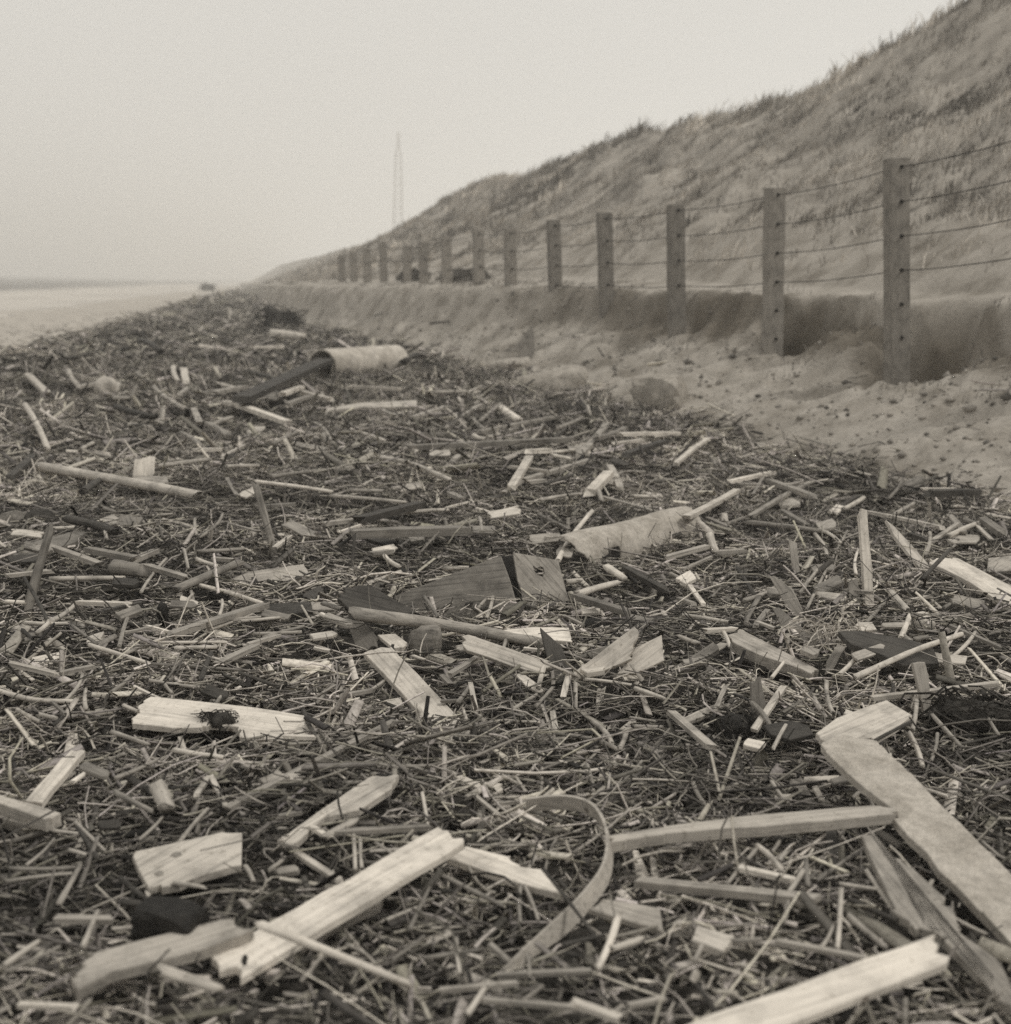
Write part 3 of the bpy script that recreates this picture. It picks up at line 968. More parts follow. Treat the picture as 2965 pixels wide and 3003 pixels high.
# ------------------------------------------------------------------ sticks, reeds and laths (kind width tone points; +lifts; ^depth change of a standing stick)
STICKS = '''
r 44 w G1455,975 H470,1310 +.155,.06
k 95 p G885,205 G935,330
l 45 m G1280,322 E395,1270
r 25 p G1000,520 G1160,330
r 22 p G780,500 G910,375
r 30 p G465,1100 G545,900
k 35 m G330,860 G450,640
r 35 p G30,1200 G210,1075
r 22 m G35,1240 G330,1100
r 22 m G40,735 G400,690
l 55 m G345,945 G610,950
r 18 m G150,640 G300,500
r 25 m G640,160 G880,55
l 40 p G1660,575 G1900,730
r 30 w G405,180 G500,115
k 35 d G680,720 G840,850
r 25 p G1510,670 G1590,605
r 28 p G1375,650 G1420,740
k 35 m G650,240 G850,340
l 28 p G1170,150 G1100,250
l 28 p G1180,150 G1260,310
k 70 p G920,1240 G1200,1330
l 40 w G120,1425 G420,1440
r 24 p G390,560 G480,585
r 22 m G580,560 G420,400
k 30 d G540,600 G430,430
r 20 p G300,450 G470,470
r 24 m G60,660 G420,655
r 22 p G760,990 G640,1000
k 45 d G700,850 G1000,870
r 15 m H800,530 H1000,535 H1170,525 H1330,480 H1460,435
l 70 m H1790,742 I850,1220 +.09,.10
r 40 w H1640,950 H1530,1220
r 38 p H1615,1110 H1770,1060
k 22 d H1230,670 H1560,1100 +.16,.07
r 18 m H1300,500 H1240,665
k 22 m H1190,590 H1110,740
k 22 m H1105,740 H1100,960
k 20 m H1120,750 H1200,950
k 28 g H620,680 H1000,870
r 22 m H350,950 H520,880
k 25 g H480,1000 H600,750
r 25 m H580,1160 H880,1115
r 25 p H740,1060 H760,1240
l 30 m H930,1090 H1020,1170
r 22 m H1140,1150 H1150,1270
l 35 m H980,1262 H1480,1237
l 32 m H640,1345 H1080,1305
r 36 p H800,1480 H920,1300
l 35 m H900,1400 H1400,1440
l 55 w H1410,1415 H1640,1500
r 28 m H1120,1400 H1220,1320
r 25 p H790,265 H860,225
r 25 p H950,110 H1110,200
l 28 p H970,300 H1110,285
r 22 p H550,240 H580,420
r 22 m H870,350 H865,480
l 45 m H60,460 H590,430
r 25 p H165,480 H175,670
r 22 p H205,500 H212,660
k 50 p H0,490 H170,400
r 16 p H950,265 H1720,235
r 18 m H1220,100 H1215,240
r 22 m H1470,80 H1510,235
r 18 m H1620,225 H1780,60
k 22 g H380,1170 H560,1040
r 20 m H130,1090 H230,1140
r 25 m H50,90 H180,145
r 20 m H290,520 H380,580
k 30 d H1340,1090 H1560,1040
l 36 p H1720,1430 H1900,1390
r 28 p I985,1165 I965,1490
r 28 p I770,1060 I690,1180
r 22 m I520,930 I350,1130
r 30 p I520,920 I650,1050
k 25 m I1122,490 I1115,600
k 25 m I1110,600 I1168,705
k 22 m I1112,602 I1050,650
l 45 w I430,1045 I720,1110
r 25 p I980,1130 I1190,1160
r 25 p I1130,1060 I1280,1280
k 26 g I850,1110 I1110,930
l 34 m I1170,820 I1320,915
l 40 m I620,1450 I1110,1545
r 30 m I380,1450 I540,1440
r 20 p I880,1480 I940,1360
r 25 p I210,1470 I165,1560
r 28 p I1590,1310 I1800,1415
k 40 m I1030,1310 I1230,1480
l 28 w I840,590 I880,665
l 45 p I35,170 I260,365
l 35 p I660,35 I500,270
r 25 p I1408,70 I1385,270
l 40 p I1150,92 I1860,10
r 25 m I1500,190 I1650,355
r 28 p I1368,290 I1440,470
k 18 d I1640,350 I1850,305
r 25 w I1450,600 I1580,640
r 22 m I1780,900 I1870,975
r 20 m I1525,290 I1490,440
r 25 p I905,0 I940,170
k 22 d I1375,225 I1170,330 +.20,.20
k 60 d I1290,1000 I1450,930 +.07,.07
k 30 g I800,1140 I790,1000
r 22 m I640,890 I600,950
r 26 m I700,930 I640,1000
k 36 d I1040,1220 I1290,1330
r 30 m I660,1340 I680,1190
r 20 p I1840,210 I1690,140
r 20 m I1780,150 I1870,300
r 22 p I600,560 I690,680
r 24 m I160,570 I220,680
k 75 m E180,668 E700,735 E1240,838 +.15,.08
r 32 w E1310,372 E1500,95
r 38 w E1420,560 E1645,495
k 45 w E1590,412 E1680,468
r 30 p E1360,490 E1430,480
r 25 w E340,345 E425,405
r 25 p E680,415 E800,410
l 50 g E1410,570 E1700,660
l 45 d E1700,420 E1900,530
r 22 p E460,100 E690,85
r 20 m E870,130 E882,210
k 22 g E560,572 E635,685
r 20 p E945,570 E910,690
r 28 p E1240,940 E1200,1080
r 20 m E1020,790 E960,930
l 25 w E1120,862 E1200,872
l 35 m E700,1010 E880,900
l 25 p E820,1060 E850,1210
r 25 m E750,1165 E810,1080
l 30 p E1280,1220 E1300,1330
r 30 p E1480,1255 E1610,1395
l 30 w E1370,1010 E1340,1130
r 25 m E1408,1060 E1410,1200
r 28 p E1750,1090 E1900,1142
r 20 p E1470,1035 E1720,1067
k 30 m E1690,1320 E1655,1420
r 20 m E92,970 E90,1100
r 22 m E0,950 E250,930
r 22 p E1750,1298 E1900,1300
l 80 g E195,218 E805,200
l 60 d E200,142 E540,55
l 35 m E0,165 E200,140
k 22 d E150,500 E172,225 ^.06
r 20 m E860,640 E930,560
r 20 p E330,1340 E460,1400
k 30 g E0,610 E100,640
r 22 m E1180,1190 E1280,1080
r 22 p E500,905 E560,925
r 22 m E1060,1200 E1190,1120
r 18 p E1010,1265 E1200,1275
k 55 g F140,722 F282,195 ^.10
r 22 w F300,190 F410,183
l 40 m F285,295 F540,385
l 50 g F510,312 F760,360
l 40 m F750,370 F870,315
l 35 m F45,455 F280,430
r 30 p F290,475 F690,468
r 25 w F40,600 F135,605
l 40 w F430,605 F725,617
r 20 w F130,715 F380,720
r 28 p F270,715 F420,615
r 25 p F210,772 F270,720
k 92 g F640,405 F800,428
l 40 m F820,400 F1040,465
k 55 g F990,530 F1330,385
k 45 g F1545,402 A1428,1372 ^.12
r 25 w F1100,505 F1280,550 F1470,610
l 55 m F960,785 F1470,625
r 25 p F1170,755 F1400,670
r 25 w F505,845 F830,945
k 22 g F830,948 F1530,1000
r 20 w F890,830 F1260,825
r 25 p F980,860 F1210,855
l 45 m F1220,950 F1430,850
l 40 p F45,945 F310,1005
l 35 m F340,1000 F510,965
r 30 w F-40,1090 F45,1115 F200,1150 F430,1160
r 25 m F668,850 F742,620
r 22 p F700,890 F800,845
k 30 d F1120,1040 F1180,890
r 30 w F970,1430 F1240,1470
r 25 m F630,1330 F830,1400
r 25 w F1100,362 F1222,402
r 20 p F790,545 F930,360
k 18 d F710,552 F870,320
r 18 p F1030,310 F1052,412
r 18 m F1090,140 F1100,222
r 18 m F1110,242 F1245,108
r 18 p F578,170 F600,252
r 22 m F1110,320 F1360,305
l 25 p F1540,297 F1622,235
k 20 d F130,460 F268,708
r 18 p F1225,680 F1242,590
r 18 p F1030,640 F1082,555
k 50 d F380,140 F640,210
k 25 d F1690,1170 F1790,1385
r 24 m F620,1110 F740,1010
r 22 m F370,1150 F460,1010
r 24 p F480,1200 F480,1090
r 20 m F1210,1170 F1290,1060
r 22 p F1110,1080 F840,1040
r 20 m F920,1060 F960,1110
k 22 g F1770,1170 F1900,1010
r 24 p F690,1180 F770,1215
r 22 p F100,1205 F220,1270
r 24 m F220,1230 F310,1250
k 22 d F300,1290 F420,1180
r 22 m F1430,780 F1680,770
r 20 p F1350,710 F1560,690
r 22 m F1480,800 F1700,740
k 60 p A235,1278 A1105,1436
k 45 d A465,1412 A578,1340
l 40 d A55,1335 A182,1215
r 28 p A140,930 A265,1170
l 32 p A155,762 A262,865
r 28 p A385,740 A437,820
r 25 p A860,830 A1040,955
k 22 d A630,1272 A655,1160 ^.05
l 28 w A1090,1182 A1235,1180
r 25 m A1010,1085 A1120,1160
r 25 p A890,1272 A1170,1235
l 40 w A1340,932 A1612,1030
l 30 w A1255,915 A1332,922
k 25 d A1380,742 A1550,790
r 25 m A1520,1150 A1660,1082
r 22 w A1430,1360 A1850,1415
k 24 d A370,672 A492,648
k 26 d A490,662 A450,560 ^.1
k 30 d A780,570 A900,632
r 25 p A970,720 A1000,800
l 30 w A1030,730 A1042,800
k 35 d A650,940 A862,1000
r 25 m A770,750 A832,800
l 30 m A1200,862 A1370,830
l 30 m A440,830 A542,810
k 50 w A1530,530 A1690,547
l 30 w A1430,607 A1600,605
k 30 d A830,640 A880,560 ^.1
r 22 m A480,1190 A620,1225
r 22 p A450,1180 A525,1140
l 34 m A730,1040 A850,1060
k 28 d A740,1050 A800,1045
r 24 m A1190,1040 A1300,1000
l 34 w A1580,870 A1690,830
l 30 p A1700,860 A1850,900
r 22 m A1520,1330 A1880,1290
r 22 p A1270,1275 A1440,1270
k 35 d B445,692 B562,648
l 25 p B210,1047 B370,1030
l 28 p B490,1002 B682,940
r 25 m B830,1010 B905,1072
r 22 m B870,1022 B992,920
k 45 w B1000,950 B1092,1015
l 45 g B480,1168 B1370,1125
l 30 m B870,1082 B1280,1000
l 30 m B690,1062 B880,930
k 28 p B280,1220 B480,1255 B700,1347
l 45 p B1050,1392 B1150,1225
l 35 m B1120,1350 B1480,1240
l 40 w B1150,1190 B1252,1185
l 40 m B1430,1212 B1580,1040
l 32 w B1665,1095 D75,135
r 20 p B1505,1065 B1478,940 ^.05
r 20 p B1200,1092 B1222,1040
l 60 w B1490,1420 B1592,1315
l 35 p B1600,1275 B1657,1397
k 22 p B1220,1460 B1400,1430 B1540,1440 B1870,1530
r 22 p B50,1440 B450,1475
l 40 d B1690,1210 B1908,1135
r 25 w B838,1100 B912,1120
r 22 p B1740,1440 B1890,1445
l 30 g B510,1095 B720,1100
l 30 p B140,830 B420,840
r 22 p B620,860 B790,855
l 26 p B0,1300 B160,1280
l 28 w D60,306 D242,165
l 38 w D120,605 D402,455 +.15,.12
l 32 w D370,405 D600,355
l 30 m D480,600 D812,410
l 38 m D580,400 D830,490
l 28 g D660,570 D800,652
k 35 g D470,635 D900,687
r 28 p D1000,560 D1112,495
l 28 p D1130,575 D1552,665
r 28 p D1590,710 D1762,635
l 25 p D1480,752 D1640,640
r 25 m D1455,812 D1482,690
l 40 p D745,985 D715,750 ^.04
r 18 m D790,1125 D1022,680
r 18 w D1070,922 D1082,788
k 25 d D1440,950 D1592,790 +.22,.2
k 22 g D1130,1190 D1282,1020
k 45 p D1270,1030 D1362,1130
r 22 m D1370,1157 D1712,1145
r 32 w D1320,1280 D1372,1150
r 35 w D1060,1502 D1400,1350 D1652,1262 +.12,.14
r 28 w D980,1482 D1062,1400
k 18 d D230,1210 D640,1222
l 35 w D230,1240 D382,1230
r 22 w D320,1235 D362,1330
r 22 w D600,1500 D662,1420
k 25 g D1190,1500 D1183,1340 ^.03
l 28 g D1590,1210 D1872,1332
r 30 m D450,1070 D622,1012
k 40 p D250,700 D282,790
l 38 m D0,832 D232,770
l 38 m D290,802 D452,790
r 20 g D1250,500 D1332,390
r 25 m D1280,592 D1392,530
l 60 d D1490,470 D1742,465
l 45 g D1780,620 D1882,692
k 22 g D1560,1112 D1792,900
l 30 m D80,1060 D160,1090
k 22 d D400,880 D500,1040
r 20 p D780,990 D850,900
r 22 m D750,1030 D800,950
r 22 p D840,700 D905,820
r 24 p D1590,1400 D1735,1250
r 22 m D30,920 D110,960
k 26 g D530,1050 D450,1200
r 20 p D100,1150 D350,1190
r 24 p D180,1310 D80,1270
'''
rs = random.Random(31)
BOX = {'E': (60, 1850, 60, 1400, 14), 'D': (40, 1800, 380, 1450, 22), 'F': (100, 1850, 30, 1400, 16), 'B': (60, 1800, 960, 1450, 16), 'A': (160, 1850, 800, 1450, 14), 'I': (60, 1300, 80, 700, 8), 'G': (80, 1800, 60, 800, 6), 'H': (100, 1700, 40, 260, 4)}
for ck, (x0, x1, y0, y1, cnt) in BOX.items():
    for _ in range(cnt):
        x, y, a = rs.uniform(x0, x1), rs.uniform(y0, y1), rs.choice((rs.gauss(0, .35), rs.uniform(-1.3, 1.3)))
        ln_ = rs.uniform(70, 210)
        STICKS += f"{rs.choice('lllk')} {rs.uniform(13, 34):.0f} {rs.choice('wppmmmggd')} {ck}{x:.0f},{y:.0f} {ck}{x + ln_ * math.cos(a):.0f},{y + ln_ * math.sin(a) * .75:.0f}\n"
NOUN = {'r': ('reed_stalk', 'reed', 'stalk'), 'k': ('driftwood_stick', 'stick', 'driftwood stick'), 'l': ('wooden_lath', 'lath', 'lath')}
SPECIAL = {0: ('round whitish rod laid across the long whitish plank', 'whitish rod'),
           1: ('stubby round log end standing out of the reeds', 'log stub'),
           2: ('long thin weathered lath aimed up between two whitish planks', 'long thin lath')}
BY_TEXT = {'r 15 m H800,530': ('thin bent twig curving through the inside of the hoop', 'bent twig'),
           'l 70 m H1790,742': ('broad weathered batten lying in front of the straight batten', 'broad batten'),
           'k 75 m E180,668': ('thick tapering log with a pale end in front of the crate', 'tapering log'),
           'k 55 g F140,722': ('grey round post leaning out of the wrack by the nailed board', 'leaning round post'),
           'k 45 g F1545,402': ('dark stake standing and leaning above the curved slab', 'leaning dark stake'),
           'l 80 g E195,218': ('squared grey beam lying level beyond the crate', 'squared grey beam'),
           'l 60 d E200,142': ('dark plank end slanting just beyond the squared grey beam', 'slanting dark piece'),
           'k 60 p A235,1278': ('long pale pole with a frayed end and a board stub against it', 'long pale pole'),
           'l 45 g B480,1168': ('longest dark lath, level on the wrack before the caked sand', 'longest dark lath'),
           'k 22 p B1220,1460': ('long curved pale branch beyond the curled bark sheet', 'curved branch'),
           'k 28 p B280,1220': ('forked pale branch bending down beyond the grey beam', 'forked branch'),
           'r 35 w D1060,1502': ('long pale rod resting across the dark wet board', 'long pale rod'),
           'l 55 m F960,785': ('long slanting lath ending at the dark flat board', 'slanting lath'),
           'r 30 w F-40,1090': ('bowed whitish cane entering at the frame edge', 'bowed cane'),
           'l 32 w B1665,1095': ('pale far batten lying level before the sand slope', 'pale far batten'),
           'l 40 w A1340,932': ('whitish batten at the low end of the dark propped plank', 'whitish far batten'),
           'l 38 w D120,605': ('bright whitish lath sticking out of the curled bark sheet', 'bright lath'),
           'k 22 d H1230,670': ('dark straight twig laid over the bent hoop', 'dark twig'),
           'r 16 p H950,265': ('very long thin straw touching the top of the hoop', 'thin straw'),
           'l 40 p I1150,92': ('long pale lath behind the tapered stake', 'long pale lath')}
for li, line in enumerate(STICKS.strip().splitlines()):
    f = line.split()
    kind, wpx, tn = f[0], float(f[1]), f[2]
    lifts = up = None
    toks = []
    for t in f[3:]:
        if t[0] == '+':
            lifts = tuple(float(v) for v in t[1:].split(','))
        elif t[0] == '^':
            up = float(t[1:])
        else:
            toks.append(t)
    nm, cat, noun = NOUN[kind]
    o, cen, pts, dia = stick(nm, toks, wpx, M[tn], kind, lifts, up)
    sp = SPECIAL.get(li)
    for k, v in BY_TEXT.items():
        if line.startswith(k):
            sp = v
    if sp:
        tag(o, sp[0], cat, 'sticks and reeds strewn over the wrack')
        mark(o, cen, sp[1])
    else:
        tag(o, None, cat, 'sticks and reeds strewn over the wrack')
        ITEMS.append((o, cen, pts, dia, tn, noun, up))
    # footprint, so that litter does not run through the thicker ones
    if dia > 0.014 and up is None:
        a, b = pts[0][:2], pts[-1][:2]
        t = (b - a) / (np.linalg.norm(b - a) + 1e-9)
        nn_ = np.array((-t[1], t[0])) * dia * 0.5
        SLABS.append((np.array([a + nn_, b + nn_, b - nn_, a - nn_]), min(p[2] for p in pts) - dia, max(p[2] for p in pts)))

SC = {'E': 12, 'D': 18, 'F': 14, 'B': 8, 'A': 8, 'I': 6, 'G': 5}
for ck, cnt in SC.items():
    x0, x1, y0, y1, _ = BOX[ck]
    for _ in range(cnt):
        x, y, a = rs.uniform(x0, x1), rs.uniform(y0, y1), rs.uniform(-.7, .7)
        l_, w_ = rs.uniform(50, 110), rs.uniform(22, 45)
        cs_, sn_ = math.cos(a), math.sin(a)
        poly = [(-l_, -w_ * rs.uniform(.5, 1)), (l_ * rs.uniform(.6, 1), -w_), (l_ * rs.uniform(.8, 1.1), w_ * rs.uniform(-.3, .3)), (l_ * rs.uniform(.5, .9), w_ * rs.uniform(.6, 1)), (-l_ * rs.uniform(.7, 1), w_), (-l_ * rs.uniform(.8, 1.15), w_ * rs.uniform(-.2, .4))]
        tk = [f'{ck}{x + px * cs_ - py * sn_:.1f},{y + (px * sn_ + py * cs_) * .62:.1f}' for px, py in poly]
        tn = rs.choice('wppmmgd')
        o, cen, pts = slab('board_scrap', tk, rs.uniform(.008, .02), M[tn], rs.uniform(0, 30), rs.uniform(-60, 60), rs.uniform(.08, .12), rough=0.004)
        tag(o, None, 'scrap', 'broken boards strewn over the wrack')
        ITEMS.append((o, cen, [pts[0], pts[2]], 0.02, tn, 'board scrap', None))

# ------------------------------------------------------------------ barrel hoop
hp_tok = 'H1175,270 H1290,258 H1400,265 H1490,300 H1545,370 H1572,450 H1574,550 H1545,655 H1470,762 H1370,870 H1240,990 H1100,1120 H960,1260'.split()
hl = [.16, .17, .175, .18, .18, .175, .17, .16, .15, .14, .12, .10, .07]
hz0 = float(np.mean([hit(*P(t), 0)[2] for t in hp_tok]))
hp = []
for t, l in zip(hp_tok, hl):
    r_ = ray(*P(t))
    hp.append(EYE + r_ * ((hz0 + l - CAM_H) / r_[2]))
hp = [hp[0] + (hp[0] - hp[1]) * 0.4] + hp
fine = []
ext = [2 * hp[0] - hp[1]] + hp + [2 * hp[-1] - hp[-2]]
for i in range(1, len(ext) - 2):
    for t in np.linspace(0, 1, 5, endpoint=False):
        a, b, c_, d_ = ext[i - 1], ext[i], ext[i + 1], ext[i + 2]
        fine.append(0.5 * (2 * b + (c_ - a) * t + (2 * a - 5 * b + 4 * c_ - d_) * t * t + (3 * b - a - 3 * c_ + d_) * t ** 3))
fine.append(hp[-1])
cc = np.mean(fine, 0)
vs, fs = [], []
for i, p in enumerate(fine):
    t = fine[min(i + 1, len(fine) - 1)] - fine[max(i - 1, 0)]
    t /= np.linalg.norm(t)
    out = np.cross(t, (0, 0, 1))
    out /= np.linalg.norm(out)
    if out.dot(p - cc) < 0:
        out = -out
    dn = np.array((0, 0, -1.0)) + out * 0.30
    dn /= np.linalg.norm(dn)
    th = np.cross(t, dn)
    if th.dot(out) < 0:
        th = -th
    th = th / np.linalg.norm(th) * 0.007
    wd = 0.040 * min(1.0, 0.30 + 0.06 * (len(fine) - 1 - i))
    vs += [p - cc, p + th - cc, p + th + dn * wd - cc, p + dn * wd - cc]
for i in range(len(fine) - 1):
    for k in range(4):
        fs.append((i * 4 + k, i * 4 + (k + 1) % 4, i * 4 + 4 + (k + 1) % 4, i * 4 + 4 + k))
fs += [(3, 2, 1, 0), tuple((len(fine) - 1) * 4 + k for k in range(4))]
for i in range(0, len(fine) - 3, 3):
    a, b = fine[i][:2], fine[i + 3][:2]
    t = (b - a) / np.linalg.norm(b - a)
    nn_ = np.array((-t[1], t[0])) * 0.022
    SLABS.append((np.array([a + nn_, b + nn_, b - nn_, a - nn_]), fine[i][2] - 0.12, fine[i][2] + 0.02))
hoop = mesh_obj('barrel_hoop', vs, fs, M['hoop'])
hoop.location = Vector(cc)
tag(hoop, 'curved flat wooden barrel hoop arching over the reeds', 'hoop')
mark(hoop, cc, 'barrel hoop')

# ------------------------------------------------------------------ curled bark sheet (open half tube)
a0, a1 = hit(*P('E1395,400'), 0.05), hit(*P('D170,690'), 0.05)
ax = a1 - a0
L = np.linalg.norm(ax)
ax = ax / L
sidev = np.cross(ax, (0, 0, 1))
sidev /= np.linalg.norm(sidev)
if sidev[1] > 0:
    sidev = -sidev
R = 0.125
vs, fs = [], []
na, nl = 13, 22
for i in range(nl):
    t = i / (nl - 1)
    for j in range(na):
        an = math.radians(-38 + 150 * j / (na - 1))
        if j == 0:
            an += 0.5 * random.random()
        rr = R * (1 + 0.04 * math.sin(9 * t) + random.gauss(0, 0.008) + (0.25 * (0.12 - t) / 0.12 if t < 0.12 and j < 6 else 0))
        jag = random.uniform(-0.02, 0.02) if i in (0, nl - 1) else 0
        vs.append(ax * ((t - 0.5) * L + jag) + sidev * rr * math.cos(an) + np.array((0, 0, 1)) * rr * math.sin(an))
for i in range(nl - 1):
    for j in range(na - 1):
        if (i in (4, 5) and j < 5) or (i == 3 and j < 2):         # torn gap near one end
            continue
        fs.append((i * na + j, i * na + j + 1, (i + 1) * na + j + 1, (i + 1) * na + j))
bark = mesh_obj('curled_sheet', vs, fs, M['sheet'], smooth_shade=True)
bark.location = Vector((a0 + a1) / 2 - sidev * R * 0.6)
sm_ = bark.modifiers.new('thick', 'SOLIDIFY')
sm_.thickness = 0.007
tag(bark, 'curled pale sheet like split bark, torn along its lower edge', 'sheet')
mark(bark, (a0 + a1) / 2, 'curled sheet')
SLABS.append((np.array([a0[:2], a1[:2], a1[:2] - sidev[:2] * 0.2, a0[:2] - sidev[:2] * 0.2]), a0[2] - 0.1, a0[2] + 0.3))

# ------------------------------------------------------------------ open drum with the dark plank propped in its mouth
c0, c1 = hit(*P('A1800,800'), 0.0), hit(*P('B400,765'), 0.0)
dep = depth_of(c0)
R = 98 / MS * dep / FPX
ax = c1 - c0
ax[2] = 0
L = np.linalg.norm(ax)
ax /= L
drum = empty('open_drum', (c0 + c1) / 2)
tag(drum, 'pale open-ended drum lying on its side below the scarp', 'drum')
side = np.cross(ax, (0, 0, 1))
NA = 40


def cyl(rad, x0, x1, flip=False, n=8):
    vs_, fs_ = [], []
    for i in range(n):
        x = x0 + (x1 - x0) * i / (n - 1)
        for j in range(NA):
            an = 2 * math.pi * j / NA
            q = rad * (1 - 0.012 * math.cos(2 * an))
            vs_.append(ax * x + side * q * math.cos(an) + np.array((0, 0, 1)) * q * math.sin(an) + np.array((0, 0, R * 0.86)))
    for i in range(n - 1):
        for j in range(NA):
            f_ = (i * NA + j, i * NA + (j + 1) % NA, (i + 1) * NA + (j + 1) % NA, (i + 1) * NA + j)
            fs_.append(f_[::-1] if flip else f_)
    return vs_, fs_


vo, fo = cyl(R, -L / 2, L / 2)
vi, fi = cyl(R * 0.90, -L / 2, L / 2 - 0.05, True)
base_i = len(vo)
fs = fo + [tuple(i + base_i for i in f_) for f_ in fi]
for j in range(NA):
    fs.append((j, base_i + j, base_i + (j + 1) % NA, (j + 1) % NA))
mesh_obj('shell', vo + vi, fs, M['concrete'], drum, smooth_shade=False)
ve, fe = cyl(R * 0.985, L / 2 - 0.03, L / 2 + 0.02, n=2)
fe += [tuple(range(NA)), tuple(NA + k for k in range(NA))]
mesh_obj('end_cap', ve, fe, M['d'], drum)
for x in (-0.16, 0.16):
    vr, fr = cyl(R * 1.025, L * x - 0.015, L * x + 0.015, n=2)
    vr2, fr2 = cyl(R * 0.995, L * x - 0.015, L * x + 0.015, True, n=2)
    nvr = len(vr)
    fr = fr + [tuple(i + nvr for i in f_) for f_ in fr2]
    for j in range(NA):
        fr.append((j, nvr + j, nvr + (j + 1) % NA, (j + 1) % NA))
        fr.append((NA + j, NA + (j + 1) % NA, nvr + NA + (j + 1) % NA, nvr + NA + j))
    mesh_obj('rib', vr, fr, M['concrete'], drum) if False else None
mark(drum, (c0 + c1) / 2, 'open drum')
SLABS.append((np.array([c0[:2] + side[:2] * R * .8, c1[:2] + side[:2] * R * .8, c1[:2] - side[:2] * R * .8, c0[:2] - side[:2] * R * .8]), -0.2, 0.7))
# propped plank
q0 = hit(*P('A1350,900'), 0.24)
q1 = c0 + ax * 0.15 + np.array((0, 0, R * 1.25))
w0 = 88 / MS * dep / FPX
F = frame_from(q1 - q0, (0.0, -0.55, 0.8))
F.translation = Vector((q0 + q1) / 2)
ln = np.linalg.norm(q1 - q0)
vs = [(sx * ln / 2 + random.uniform(-.03, .03), sy * w0 * 0.5 * (1 if sx > 0 else 0.8), sz * 0.03) for sx in (-1, 1) for sy in (-1, 1) for sz in (-1, 1)]
fs = [(0, 1, 3, 2), (4, 6, 7, 5), (0, 4, 5, 1), (2, 3, 7, 6), (0, 2, 6, 4), (1, 5, 7, 3)]
pp = mesh_obj('plank', vs, fs, M['d'])
pp.matrix_world = F
wd_ = np.array((-(q1 - q0)[1], (q1 - q0)[0])) / np.linalg.norm((q1 - q0)[:2]) * w0 * 0.5
SLABS.append((np.array([q0[:2] + wd_, q1[:2] + wd_, q1[:2] - wd_, q0[:2] - wd_]), -0.1, 0.9))
tag(pp, 'wide dark plank propped up into the mouth of the open drum', 'plank')
mark(pp, q0, 'propped plank')

